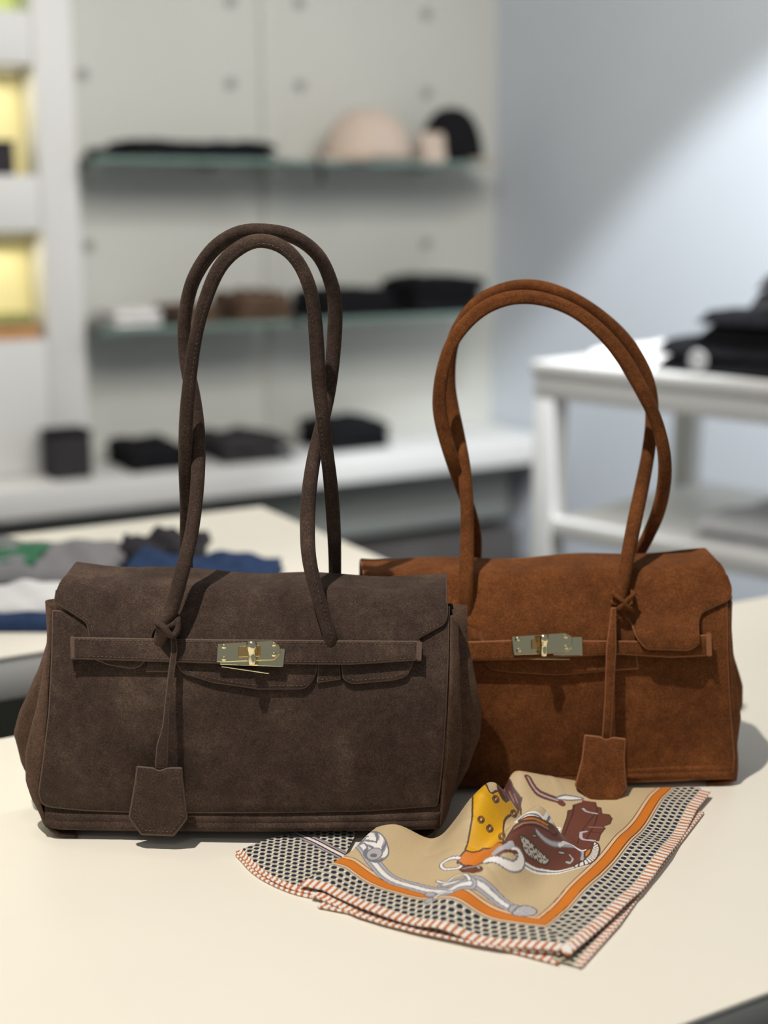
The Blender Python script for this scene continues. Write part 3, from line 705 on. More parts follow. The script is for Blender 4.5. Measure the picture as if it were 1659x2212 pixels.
# ---------------------------------------------------------------- tan bag (behind right)
b2 = Bag(1185, 0.990, 4.0, 2.5, 0.0)
t2 = thing('handbag', 'tan brown suede handbag standing behind at right with gold clasp', 'handbag', b2.W(0, 0.03, 0))
D2 = (0.030, 0.042, 0.066, 0.066)
LE2 = [(795, 1310), (793, 1420), (790, 1540), (788, 1620), (786, 1660), (790, 1690)]
RE2 = [(1572, 1305), (1574, 1420), (1580, 1540), (1584, 1620), (1588, 1650), (1589, 1668), (1588, 1684)]
front2 = [(795, 1310), (793, 1420), (790, 1540), (788, 1660), (800, 1693, 12), (1000, 1697), (1300, 1693), (1480, 1687), (1584, 1673, 10), (1588, 1640), (1580, 1540), (1574, 1420), (1572, 1290)]
band(b2, t2, 'front_panel', front2, 3, -0.0005, 0.0028, 'suede_tan', 16)
eL2 = gusset(b2, t2, LE2, ((0, .3, .7, 1), (.008, .010, .012, .006)), -1, D2, 'suede_tan')
eR2 = gusset(b2, t2, RE2, ((0, .12, .35, .55, .68, .82, .93, 1), (.010, .009, .014, .022, .023, .013, .010, .008)), 1, D2, 'suede_tan')
mb = MB(); mb.grid([[Vector(a).lerp(Vector(c), k/10)+b2.ey*(0.006*math.sin(math.pi*k/10)) for k in range(11)] for a, c in zip(eL2, eR2)])
mb.build('back_panel', 'suede_tan', t2, sharp=180)
base_strip(b2, t2, [(790, 1698), (1000, 1701), (1300, 1697), (1480, 1691), (1590, 1678)], 0.066, 'suede_tan')
ft2 = lambda x: np.interp(x, (783, 1000, 1200, 1400, 1572), (1262, 1264, 1258, 1250, 1242))
flap2 = [(1571, 1243), (1581, 1272, 10), (1578, 1296, 10), (1515, 1325, 9), (1508, 1345, 7), (1511, 1392, 10), (1488, 1406, 9), (1392, 1403, 10), (1371, 1376, 6), (1362, 1350, 4), (1352, 1335, 4), (1332, 1338, 4),
         (1322, 1380, 4), (1312, 1449, 6), (1200, 1458), (1100, 1452), (1060, 1446, 10), (1040, 1428, 12), (1040, 1390, 4), (1034, 1362, 4), (1008, 1350, 4), (985, 1380), (970, 1440, 8), (880, 1452, 12), (862, 1390, 8), (850, 1345, 8), (783, 1310, 8), (783, 1263)]
lobe = lambda x, y: 0.0105*max(0.0, min(1.0, (x-1345)/45))*max(0.0, min(1.0, (y-1330)/40)) if x > 1345 else 0.0
_P = b2.P
b2.P = lambda px, py, off=0.0, flat=False: _P(px, py, off+(lobe(px, py) if abs(off-0.0030) < 0.0027 and off >= 0.00299 else 0.0), flat)
fold_flap(b2, t2, roundpoly(flap2, 2), 783, 1571, ft2, 'suede_tan', 0.0030, 0.0026, 0.030, 0.0115, (0.0, 0.004))
b2.P = _P
band(b2, t2, 'handle_tab', [(1332, 1325), (1364, 1325), (1380, 1446), (1310, 1450)], 3, 0.0022, 0.0028, 'suede_tan')
band(b2, t2, 'handle_tab', [(985, 1340), (1030, 1340), (1040, 1385), (980, 1400)], 3, 0.0022, 0.0028, 'suede_tan')
band(b2, t2, 'belt', [(850, 1390, 6), (1110, 1382), (1380, 1384), (1530, 1370, 4), (1532, 1417, 4), (1450, 1421), (1330, 1414), (1110, 1426), (850, 1432, 6)], 3, 0.0078, 0.0027, 'suede_tan')
band(b2, t2, 'belt_loop', [(1527, 1366), (1534, 1366), (1536, 1419), (1529, 1419)], 2, 0.0024, 0.0088, 'edge_tan')
lock(b2, t2, [(1104, 1375), (1222, 1367), (1237, 1375), (1236, 1400), (1222, 1411), (1109, 1416)], [(1115, 1380), (1258, 1375), (1259, 1416), (1118, 1418)],
     [(1148, 1380), (1178, 1378), (1178, 1402), (1148, 1404)], [(1128, 1421), (1232, 1421), (1232, 1426), (1128, 1426)],
     [(1118, 1381), (1121, 1405), (1221, 1375), (1223, 1399)], 0.0108)
z7 = lambda x, y: (900+x/2.765, 580+y/2.765)
FH2 = [(*z7(290, 2120), 0.999), (*z7(292, 1980), 0.998), (*z7(298, 1800), 1.003), (*z7(302, 1600), 1.018), (*z7(300, 1400), 1.028), (*z7(283, 1200), 1.040), (*z7(245, 1000), 1.052), (*z7(210, 830), 1.060), (*z7(192, 690), 1.064), (*z7(200, 520), 1.064), (*z7(240, 375), 1.062),
       (*z7(350, 220), 1.058), (*z7(500, 135), 1.055), (*z7(650, 108), 1.054), (*z7(800, 128), 1.055), (*z7(950, 190), 1.057), (*z7(1100, 290), 1.060), (*z7(1240, 425), 1.062), (*z7(1345, 590), 1.064), (*z7(1395, 740), 1.064), (*z7(1405, 900), 1.062), (*z7(1385, 1090), 1.054),
       (*z7(1350, 1280), 1.044), (*z7(1310, 1470), 1.032), (*z7(1268, 1680), 1.018), (*z7(1236, 1860), 1.008), (*z7(1222, 1960), 1.005), (*z7(1230, 2060), 1.006), (*z7(1240, 2120), 1.008)]
BH2 = [(*z7(330, 1900), 1.075), (*z7(345, 1750), 1.072), (*z7(348, 1600), 1.066), (*z7(318, 1450), 1.056), (*z7(262, 1290), 1.044), (*z7(205, 1120), 1.036), (*z7(152, 930), 1.034), (*z7(135, 780), 1.034), (*z7(160, 590), 1.034), (*z7(225, 420), 1.034), (*z7(350, 275), 1.035),
       (*z7(490, 195), 1.036), (*z7(640, 170), 1.036), (*z7(800, 195), 1.036), (*z7(960, 265), 1.036), (*z7(1110, 385), 1.035), (*z7(1230, 530), 1.034), (*z7(1330, 700), 1.033), (*z7(1410, 860), 1.033), (*z7(1460, 1010), 1.034), (*z7(1482, 1160), 1.036), (*z7(1474, 1310), 1.042),
       (*z7(1440, 1460), 1.050), (*z7(1380, 1600), 1.060), (*z7(1310, 1740), 1.070), (*z7(1260, 1900), 1.078)]
_, c3 = handle(b2, t2, FH2, 0.0052, 'suede_tan', (math.radians(100), 0.2))
hb2, c4 = handle(b2, t2, BH2, 0.0050, 'suede_tan', (math.radians(235), 0.42))
sm = MB()
for ln, of in (([(1046, 1436), (1062, 1444), (1200, 1450), (1305, 1446)], .0059), ([(1386, 1396), (1488, 1398), (1502, 1390)], .0160), ([(1020, 1390), (1100, 1388)], .0106), ([(1265, 1387), (1320, 1386)], .0106), ([(1265, 1411), (1320, 1408)], .0106),
               ([(1573, 1275), (1571, 1292), (1512, 1318)], .0059)):
    px_stitch(sm, b2, ln, of)
hs = MB(); handle_stitch(hs, c4, 0.0050, math.radians(258)); o = hs.build('stitching', 'thread_tan', hb2, smooth=False); o['kind'] = 'stuff'
o = sm.build('stitching', 'thread_tan', t2, smooth=False); o['kind'] = 'stuff'

# ---------------------------------------------------------------- hanging key tags
def knot(mb, c, r, w_, axis, tiltv):
    ax = Vector(axis).normalized(); a = ax.orthogonal().normalized(); b = ax.cross(a)
    for k in range(2):
        pts = [c+a*(r*math.cos(q))+b*(r*math.sin(q))+ax*(tiltv*math.sin(q+k*2.2)+(k-.5)*w_*0.9) for q in np.linspace(0, 2*math.pi, 30)]
        tube(mb, pts, w_, 8, ref=tuple(ax), cap=False)
kt = thing('key_tag', 'dark brown suede tag on a thin cord hanging from the dark bag', 'tag', b1.P(340, 1800, 0.012, True))
mb = MB(); cn = ony(362, 1346, .9132); knot(mb, cn, 0.0068, 0.0019, (0.12, -0.25, 1), 0.0035)
tube(mb, catmull([tuple(cn+Vector((-.007, -.005, .002))), tuple(cn+Vector((-.002, -.0095, .001))), tuple(cn+Vector((.004, -.0095, -.006))), tuple(cn+Vector((.0075, -.006, -.002))), tuple(cn+Vector((.007, -.004, .004)))], 16), 0.0022, 8)
mb.build('knot', 'suede_dark', kt, sharp=180)
band(b1, kt, 'cord', [(367, 1362), (379, 1364), (384, 1400), (378, 1450), (366, 1535), (364, 1600), (362, 1660), (334, 1660), (338, 1610), (350, 1570), (362, 1460), (370, 1400)], 3, 0.0135, 0.0022, 'suede_dark', 12, lambda x, y: 0.0)
pouch = [(295, 1654, 4), (330, 1657), (345, 1663), (360, 1657), (394, 1657, 4), (397, 1690), (406, 1768, 5), (376, 1807, 5), (304, 1804, 5), (277, 1766, 5), (290, 1692)]
band(b1, kt, 'pouch_back', pouch, 3, 0.0120, 0.0022, 'edge_dark', 20)
band(b1, kt, 'pouch_front', [((x-341)*.985+341, (y-1730)*.985+1730) for x, y in [q[:2] for q in pouch]], 4, 0.0143, 0.0024, 'suede_dark', 14)
sm = MB(); px_stitch(sm, b1, [(308, 1668), (300, 1700), (290, 1763), (310, 1793), (370, 1797), (394, 1764), (387, 1700), (385, 1670)], .0169)
o = sm.build('stitching', 'thread_dark', kt, smooth=False); o['kind'] = 'stuff'

kt2 = thing('key_tag', 'tan suede tag on a wide strap hanging from the tan bag', 'tag', b2.P(1300, 1730, 0.012, True))
mb = MB(); cn = ony(1344, 1292, 1.005); knot(mb, cn, 0.0070, 0.0017, (0.1, -0.25, 1), 0.004)
for k in (-1, 1):
    tube(mb, catmull([tuple(cn+Vector((-.008*k, -.005, .005))), tuple(cn+Vector((-.003*k, -.0095, .002))), tuple(cn+Vector((.003*k, -.010, -.004))), tuple(cn+Vector((.007*k, -.006, -.008)))], 16), 0.0018, 8)
mb.build('knot', 'suede_tan', kt2, sharp=180)
band(b2, kt2, 'cord', [(1320, 1312), (1331, 1312), (1332, 1400), (1326, 1500), (1320, 1595), (1300, 1595), (1306, 1500), (1309, 1400)], 3, 0.0130, 0.0024, 'suede_tan', 12)
pouch = [(1262, 1586, 4), (1296, 1590), (1310, 1596), (1324, 1591), (1353, 1595, 4), (1350, 1640), (1355, 1703, 5), (1331, 1735, 5), (1274, 1730, 5), (1241, 1697, 5), (1256, 1640)]
po = lambda x, y: 0.020*max(0.0, (y-1590)/140.0)                 # its lower end swings out over the scarf
band(b2, kt2, 'pouch_back', pouch, 3, 0.0110, 0.0022, 'edge_tan', 20, po)
band(b2, kt2, 'pouch_front', [((x-1298)*.985+1298, (y-1662)*.985+1662) for x, y in [q[:2] for q in pouch]], 4, 0.0133, 0.0024, 'suede_tan', 14, po)

# ================================================================== the silk scarf
SC = np.array([0.105, 0.750]); EA = np.array([-0.8660, 0.5]); EB = np.array([0.5, 0.8660])      # front corner, frame along its two front edges
def npz(px, py, h): p = onz(px, py, TT+h); return np.array([p.x, p.y])
Z4 = lambda x, y: (500+x/3.19, 1660+y/3.19)
Z5 = lambda x, y: (980+x/3.072, 1660+y/3.072)
def ab(xy): d = np.asarray(xy)-SC; return d@EA, d@EB
RIDGES = [  # (points px, py, height), half width m, height factor on the steep left side
    ([(1062, 1706, .036), (1040, 1728, .037), (1022, 1778, .029), (1006, 1840, .015), (994, 1880, .007)], .0195),
    ([(1162, 1760, .031), (1122, 1792, .031), (1086, 1842, .025), (1050, 1888, .016), (1005, 1925, .010), (975, 1960, .0080), (965, 2000, .005)], .0158),
    ([(1125, 1684, .021), (1185, 1692, .016), (1262, 1702, .008)], .0200),
    ([(850, 1797, .012), (790, 1845, .008), (712, 1888, .005)], .0200),
    ([(1330, 1830, .0035), (1240, 1930, .003)], .0200),
]
RP = [([(*npz(x, y, h), h) for x, y, h in pts], w_) for pts, w_ in RIDGES]
def H(X, Y, base=0.0055):
    out = np.zeros_like(X)
    for pts, w_ in RP:
        best = np.zeros_like(X)
        for (x0, y0, h0), (x1, y1, h1) in zip(pts[:-1], pts[1:]):
            dx, dy = x1-x0, y1-y0; t = np.clip(((X-x0)*dx+(Y-y0)*dy)/(dx*dx+dy*dy), 0, 1)
            d = np.hypot(X-x0-t*dx, Y-y0-t*dy); hh = h0+(h1-h0)*t
            best = np.maximum(best, hh*np.exp(-(d/w_)**2))
        out = np.sqrt(out**2+best**2)
    a = (X-SC[0])*EA[0]+(Y-SC[1])*EA[1]; b = (X-SC[0])*EB[0]+(Y-SC[1])*EB[1]
    out = out+0.0007*np.sin(70*a+25*b)+0.0006*np.sin(90*b-30*a+1)+0.0012*np.exp(-(a/.012)**2)*np.sin(55*b)+0.0010*np.exp(-(b/.012)**2)*np.sin(60*a+.5)
    return base+out
def hit(px, py):
    d = ray(px, py); t0 = (TT+0.06-CZ)/d.z; t1 = (TT-CZ)/d.z; t = np.linspace(t0, t1, 500)
    X = d.x*t; Y = d.y*t; Z = CZ+d.z*t-TT; k = np.argmax(Z <= H(X, Y)); return np.array([X[k], Y[k]])

# lower-left and right edge curves, traced on the lying edges
low = [Z4(480, 800), Z4(640, 832), Z4(760, 890), Z4(900, 958), Z4(1050, 1010), Z4(1300, 1082), Z4(1500, 1130), Z5(150, 1132), Z5(300, 1160), Z5(500, 1180), Z5(690, 1194), Z5(735, 1240)]
la, lb = np.array([ab(npz(x, y, .006)) for x, y in low]).T; o_ = np.argsort(la); la, lb = la[o_], lb[o_]
rig = [Z5(735, 1240), Z5(900, 1110), Z5(1100, 930), Z5(1240, 800), Z5(1330, 690), Z5(1430, 560), Z5(1530, 400), Z5(1612, 252)]
ra, rb = np.array([ab(npz(x, y, .006)) for x, y in rig]).T
elow = lambda a: np.interp(a, la, lb); erig = lambda b: np.interp(b, rb, ra)

# print colours
BEI = s2l((202, 178, 138)); ORA = s2l((214, 121, 32)); PEA = s2l((232, 188, 146)); INK = s2l((86, 62, 48)); NAV = s2l((30, 38, 58)); LAT = s2l((196, 186, 162)); WHI = s2l((238, 232, 224))
STR = s2l((200, 120, 66)); BRO = s2l((110, 62, 48)); BRD = s2l((78, 40, 32)); SIL = s2l((178, 174, 176)); SIM = s2l((120, 118, 124)); YEL = s2l((222, 166, 16)); YED = s2l((196, 136, 10)); OLI = s2l((92, 84, 58))
def inside(poly, X, Y):
    r = np.zeros(X.shape, bool); n = len(poly)
    for i in range(n):
        x0, y0 = poly[i-1]; x1, y1 = poly[i]
        c = (y0 > Y) != (y1 > Y)
        if abs(y1-y0) > 1e-12: r ^= c & (X < (x1-x0)*(Y-y0)/(y1-y0)+x0)
    return r
def dist_line(P, X, Y):
    d = np.full(X.shape, 1e9); s = np.zeros(X.shape); acc = 0
    for (x0, y0), (x1, y1) in zip(P[:-1], P[1:]):
        dx, dy = x1-x0, y1-y0; L2 = dx*dx+dy*dy
        if L2 < 1e-14: continue
        t = np.clip(((X-x0)*dx+(Y-y0)*dy)/L2, 0, 1); q = np.hypot(X-x0-t*dx, Y-y0-t*dy)
        s = np.where(q < d, acc+t*math.sqrt(L2), s); d = np.minimum(d, q); acc += math.sqrt(L2)
    return d, s
class Print:
    def __init__(s, X, Y, C): s.X, s.Y, s.C = X, Y, C
    def box(s, P, m):
        P = np.array(P); return np.where((s.X > P[:, 0].min()-m) & (s.X < P[:, 0].max()+m) & (s.Y > P[:, 1].min()-m) & (s.Y < P[:, 1].max()+m))[0]
    def poly(s, pts, col, zf=Z5, smooth=True, ink=None, iw=0.0006):
        P = [hit(*zf(*q)) for q in pts]
        if smooth: P = list(catmull(P+[P[0]], len(P)*5)[:-1])
        k = s.box(P, 0.002); m = inside(P, s.X[k], s.Y[k]); s.C[k[m]] = col
        if ink is not None:
            d, _ = dist_line(P+[P[0]], s.X[k], s.Y[k]); s.C[k[d < iw]] = ink
        return k[m], P
    def line(s, pts, w_, col, zf=Z5, n=None):
        P = list(catmull([hit(*zf(*q)) for q in pts], n or len(pts)*6)); k = s.box(P, w_)
        d, t = dist_line(P, s.X[k], s.Y[k]); m = d < w_/2; s.C[k[m]] = col; return k, d, t
    def rope(s, pts, w_, zf=Z5, twist=0):
        k, d, t = s.line(pts, w_, SIM, zf); s.C[k[d < w_*.43]] = SIL; s.C[k[(d < w_*.30)]] = s2l((150, 148, 152)); s.C[k[d < w_*.16]] = WHI
        if twist:
            m = (d < w_*.43) & (np.sin(t*twist+d*900) > .1); s.C[k[m]] = WHI; m = (d < w_*.43) & (np.sin(t*twist+d*900) < -.75); s.C[k[m]] = SIM
    def ell(s, c, rx, ry, col, zf=Z5, rot=0.0, ink=INK):
        s.poly([(c[0]+rx*math.cos(q)*math.cos(rot)-ry*math.sin(q)*math.sin(rot), c[1]+rx*math.cos(q)*math.sin(rot)+ry*math.sin(q)*math.cos(rot)) for q in np.linspace(0, 2*math.pi, 12, endpoint=False)], col, zf, ink=ink, iw=.0004)
def dots(C, m, u, v, pu=.0052, pv=.0044, col=NAV, base=LAT):
    """staggered oval dots on a pale lattice; u along the edge, v across"""
    row = np.floor(v/pv); uu = u/pu+0.5*(row % 2); du = (uu-np.floor(uu)-.5)*pu; dv = (v/pv-row-.5)*pv
    e = (du/.0019)**2+(dv/.0016)**2
    uw = u/pu+0.5*(row % 2)+.5; dw = (uw-np.floor(uw)-.5)*pu; ew = (dw/.0007)**2+(dv/.0009)**2
    C[m] = base; C[m & (ew < 1)] = WHI; C[m & (e < 1)] = col
def border(C, d, u, sw=.0062, d0=.0245, field=BEI, dcol=NAV):
    m = d < sw; C[m] = WHI; C[m & (np.mod(u/.0046, 1) < .44)] = STR
    m = (d >= sw) & (d < d0); dots(C, m, u, d-sw, col=dcol)
    if field is not None:
        C[(d >= d0) & (d < d0+.0100)] = PEA; C[(d >= d0+.0016) & (d < d0+.0078)] = ORA
        for q in (d0, d0+.0016, d0+.0078, d0+.0100): C[np.abs(d-q) < .00028] = INK
def scarf_mat():
    m, nt, b = new_mat('printed_silk'); at = nt.nodes.new('ShaderNodeVertexColor'); at.layer_name = 'print'
    tc = nt.nodes.new('ShaderNodeTexCoord').outputs['Object']; n = noise(nt, 2200, 2, .6, tc)
    r = ramp(nt, n.outputs[0], [(.3, (.88, .88, .88)), (.7, (1.08, 1.08, 1.08))])
    nt.links.new(mixc(nt, 'MULTIPLY', 1.0, at.outputs[0], r.outputs[0]), b.inputs['Base Color'])
    b.inputs['Roughness'].default_value = .55; b.inputs['Specular IOR Level'].default_value = .35
    b.inputs['Sheen Weight'].default_value = .15; b.inputs['Sheen Roughness'].default_value = .4
    bump(nt, b, n.outputs[0], .25, .0003); return m
M['scarf'] = scarf_mat()
scarf = thing('silk_scarf', 'folded printed silk scarf with orange band and navy dots on the table', 'scarf', Vector((0.07, 0.86, TT)))
def fast_mesh(name, V, Q, C, label=None):
    me = bpy.data.meshes.new(name); V = V-np.array(scarf.location)
    me.vertices.add(len(V)); me.vertices.foreach_set('co', V.astype(np.float32).ravel())
    me.loops.add(Q.size); me.loops.foreach_set('vertex_index', Q.astype(np.int32).ravel())
    me.polygons.add(len(Q)); me.polygons.foreach_set('loop_start', np.arange(0, Q.size, 4, dtype=np.int32))
    me.update(calc_edges=True); me.validate()
    ca = me.color_attributes.new('print', 'FLOAT_COLOR', 'POINT')
    ca.data.foreach_set('color', np.c_[C, np.ones(len(C))].astype(np.float32).ravel())
    me.materials.append(M['scarf']); me.polygons.foreach_set('use_smooth', np.ones(len(Q), bool)); me.update()
    o = bpy.data.objects.new(name, me); COL.objects.link(o); o.parent = scarf
    if label: o['label'] = label
    return o
def quads(n, m, keep=None):
    i = np.arange(n*m).reshape(n, m); q = np.stack([i[:-1, :-1], i[1:, :-1], i[1:, 1:], i[:-1, 1:]], -1).reshape(-1, 4)
    if keep is not None: q = q[keep.ravel()[q].all(1)]
    return q
def hem(pts3, u, name='rolled_hem'):
    """hand-rolled edge of the silk, striped white and orange"""
    P = np.array(pts3); rings = []; n = 8
    for i in range(len(P)):
        t = P[min(i+1, len(P)-1)]-P[max(i-1, 0)]; t /= np.linalg.norm(t)+1e-12; a = np.cross(t, (0, 0, 1)); a /= np.linalg.norm(a)+1e-12; b = np.cross(a, t)
        rings.append([P[i]+.0009*(a*math.cos(q)+b*math.sin(q)) for q in np.linspace(0, 2*math.pi, n+1)])
    V = np.array(rings).reshape(-1, 3); c = np.where((np.mod(u/.0046, 1) < .44)[:, None], np.array(STR), np.array(WHI)); C = np.repeat(c, n+1, 0)
    return fast_mesh(name, V, quads(len(P), n+1), C)

# top layer -----------------------------------------------------
nb, na = 560, 640
lb_pts = [Z4(470, 806), Z4(600, 720), Z4(712, 640), Z4(800, 570), Z4(900, 470), Z4(960, 430)]
lA, lB = np.array([ab(npz(x, y, h)) for (x, y), h in zip(lb_pts, (.005, .008, .011, .014, .016, .016))]).T
bb = np.linspace(0, .262, nb)
aL = np.interp(bb, lB-lB[0], lA)
a_ = np.linspace(0, 1, na)[None, :]*aL[:, None]; b_ = np.repeat(bb[:, None], na, 1)
fb = np.clip(1-b_/.09, 0, 1); fa = np.clip(1-a_/.09, 0, 1)
fb = fb*fb*(3-2*fb); fa = fa*fa*(3-2*fa)
Am = a_+erig(b_)*fa; Bm = b_+elow(a_)*fb
X = SC[0]+Am*EA[0]+Bm*EB[0]; Y = SC[1]+Am*EA[1]+Bm*EB[1]; Z = TT+H(X, Y)
lim = np.interp(X, (-.10, .040, .056, .066, .080, .10, .16, .24), (.893, .893, .899, .912, .945, .972, .978, .985))     # stays clear of both bags
keep = Y < lim
x = X.ravel(); y = Y.ravel(); C = np.tile(np.array(BEI), (x.size, 1))
af = a_.ravel(); bf = b_.ravel(); d = np.minimum(af, bf); u = np.where(af < bf, bf, af)
border(C, d, u)
C[(af < .0062) & (bf < .0062)] = WHI
pr = Print(x, y, C)
# yellow and orange saddle cloth
pr.poly([(125, 235), (128, 180), (160, 138), (225, 130), (290, 150), (335, 182), (352, 215), (440, 245), (432, 292), (350, 330), (330, 400), (330, 475), (300, 500), (220, 530), (130, 556), (78, 545), (104, 440), (122, 330)], YEL, ink=INK)
pr.poly([(78, 545), (130, 556), (220, 530), (310, 490), (330, 520), (280, 580), (215, 628), (60, 638), (26, 628), (40, 590)], ORA, ink=INK)
for c in ((280, 205), (240, 400), (400, 300), (182, 340), (320, 450)):
    pr.ell(c, 21, 23, s2l((190, 120, 20))); pr.ell(c, 10, 13, s2l((235, 200, 120)))
# dark pleated panel behind it
k, P_ = pr.poly([(290, 105), (340, 95), (400, 140), (442, 200), (442, 240), (352, 215), (300, 160)], BRD, ink=INK)
for q in (0, 1, 2, 3): pr.line([(300+q*34, 118+q*18), (352+q*24, 205+q*8)], .0008, s2l((150, 100, 84)))
# brown cord with pale tip at the top
pr.line([(492, 58), (520, 110), (560, 160), (620, 190), (690, 212), (720, 235)], .0050, BRO); pr.line([(492, 58), (520, 110), (560, 160), (620, 190), (690, 212)], .0012, SIL)
pr.poly([(688, 190), (760, 180), (850, 196), (850, 206), (760, 212), (690, 206)], WHI, ink=SIM)
# saddle
pr.line([(428, 345), (480, 308), (560, 312), (625, 345), (690, 398)], .0048, WHI); pr.line([(428, 345), (480, 308), (560, 312), (625, 345), (690, 398)], .0012, SIM)
pr.poly([(430, 352), (490, 322), (560, 328), (620, 360), (680, 402), (640, 408), (560, 372), (480, 352)], ORA, ink=INK)
pr.poly([(330, 500), (370, 430), (400, 385), (450, 352), (540, 350), (620, 392), (690, 406), (735, 378), (752, 330), (760, 282), (790, 275), (795, 245), (860, 226), (940, 226), (948, 255), (976, 262), (982, 300), (1030, 306), (1050, 332),
         (1036, 368), (990, 386), (1004, 398), (972, 440), (960, 480), (922, 482), (915, 530), (884, 552), (872, 600), (832, 622), (780, 652), (700, 672), (600, 674), (520, 656), (470, 605), (440, 545), (400, 505)], BRO, ink=INK, smooth=False)
pr.poly([(850, 210), (935, 222), (930, 240), (860, 240)], BRO, smooth=False)
pr.line([(385, 430), (450, 385), (540, 378), (620, 412), (690, 428), (750, 400), (790, 300), (800, 250)], .0010, BRD)
pr.line([(400, 400), (455, 366), (545, 362), (625, 402)], .0009, s2l((170, 120, 100)))
pr.line([(880, 470), (920, 400), (950, 330), (950, 260)], .0010, BRD)
pr.line([(820, 500), (850, 420), (900, 350), (940, 300)], .0008, BRD)
pr.line([(860, 268), (880, 285), (920, 295), (948, 300)], .0022, SIL)
pr.line([(555, 425), (600, 470), (660, 500), (740, 510), (800, 522), (856, 556), (852, 606)], .0030, SIM); pr.line([(555, 425), (600, 470), (660, 500), (740, 510), (800, 522), (856, 556), (852, 606)], .0018, SIL)
pr.line([(700, 512), (780, 505), (840, 545), (880, 540)], .0016, WHI)
k, P_ = pr.poly([(435, 446), (472, 452), (520, 495), (562, 540), (610, 580), (636, 612), (604, 642), (548, 614), (490, 580), (458, 520)], s2l((186, 180, 168)), ink=INK)
rs = np.random.RandomState(3); kk = k[(np.sin(x[k]*2600+2*np.sin(y[k]*1900))+np.sin(y[k]*2300+1.5*np.sin(x[k]*2100))) > .45]; C[kk] = s2l((70, 56, 46))
for c, rx in (((535, 450), 18), ((715, 560), 24), ((760, 625), 24)): pr.ell(c, rx, 10, SIL, rot=.2)
pr.line([(770, 575), (790, 600), (780, 622)], .0012, SIL)
pr.line([(470, 640), (540, 678), (620, 690), (720, 684), (810, 660), (880, 640)], .0034, WHI); pr.line([(470, 640), (540, 678), (620, 690), (720, 684), (810, 660)], .0009, SIM)
k, P_ = pr.poly([(930, 484), (960, 505), (968, 550), (945, 600), (900, 632), (820, 655), (800, 645), (860, 612), (885, 585), (912, 545)], WHI, ink=INK)
cxy = hit(*Z5(850, 560)); an = np.arctan2(y[k]-cxy[1], x[k]-cxy[0]); C[k[np.sin(an*34) > .55]] = INK
pr.poly([(868, 590), (872, 555), (905, 532), (912, 548), (892, 580)], ORA, ink=INK)
for l_ in ([(845, 425), (852, 468), (935, 480)], [(845, 425), (880, 418)]): pr.line(l_, .0022, s2l((190, 176, 182)))
pr.line([(900, 390), (980, 392)], .0020, s2l((150, 110, 100))); pr.line([(905, 420), (975, 430)], .0012, BRD)
# silver loops beside the saddle
pr.line([(215, 612), (290, 606), (350, 640), (410, 652), (448, 615), (440, 565), (400, 545)], .0052, SIM); pr.line([(215, 612), (290, 606), (350, 640), (410, 652), (448, 615), (440, 565), (400, 545)], .0036, WHI)
pr.line([(270, 560), (340, 520), (385, 500)], .0038, SIL); pr.line([(290, 575), (350, 548), (420, 560)], .0018, BRO)
pr.ell((115, 668), 78, 24, BRO); pr.line([(60, 665), (115, 655), (170, 662)], .0010, SIL)
# ropes with tassels
pr.rope([(-60, 770), (30, 752), (110, 748), (180, 772), (250, 830), (320, 890), (395, 932)], .0098)
pr.ell((405, 935), 42, 30, SIL, ink=SIM)
k, P_ = pr.poly([(390, 955), (430, 918), (490, 912), (545, 935), (548, 962), (500, 978), (430, 980), (395, 970)], s2l((205, 200, 200)), ink=SIM)
c0 = hit(*Z5(400, 940)); an = np.arctan2(y[k]-c0[1], x[k]-c0[0]); C[k[np.sin(an*28) > .6]] = SIM
pr.rope([(890, 520), (925, 560), (960, 620), (1000, 670), (1060, 735), (1140, 782), (1280, 822), (1400, 846), (1480, 850), (1560, 808), (1640, 790)], .0098, Z4)
pr.rope([(868, 500), (935, 470), (990, 500), (1010, 560), (985, 590)], .0150, Z4, 620)
pr.ell((985, 590), 56, 40, SIL, Z4, rot=-.3, ink=SIM); pr.ell((980, 600), 24, 14, s2l((110, 108, 112)), Z4, ink=None)
for l_ in ([(1570, 618), (1500, 624), (1446, 662), (1470, 694), (1550, 690), (1580, 676)], [(1420, 778), (1480, 784), (1540, 745), (1600, 730), (1640, 765)], [(1520, 850), (1440, 865), (1380, 905)]):
    pr.line(l_, .0030, SIM, Z4); pr.line(l_, .0016, WHI, Z4)
pr.ell((1370, 868), 38, 17, SIL, Z4, ink=SIM); pr.ell((1360, 910), 34, 15, SIL, Z4, rot=-.4, ink=SIM)
fast_mesh('top_layer', np.stack([x, y, Z.ravel()], 1), quads(nb, na, keep), C)
i0 = Y[:, 0] < lim[:, 0]
hem(np.stack([X[i0, 0], Y[i0, 0], Z[i0, 0]-.0006], 1), bb[i0]); hem(np.stack([X[0], Y[0], Z[0]-.0006], 1), a_[0])

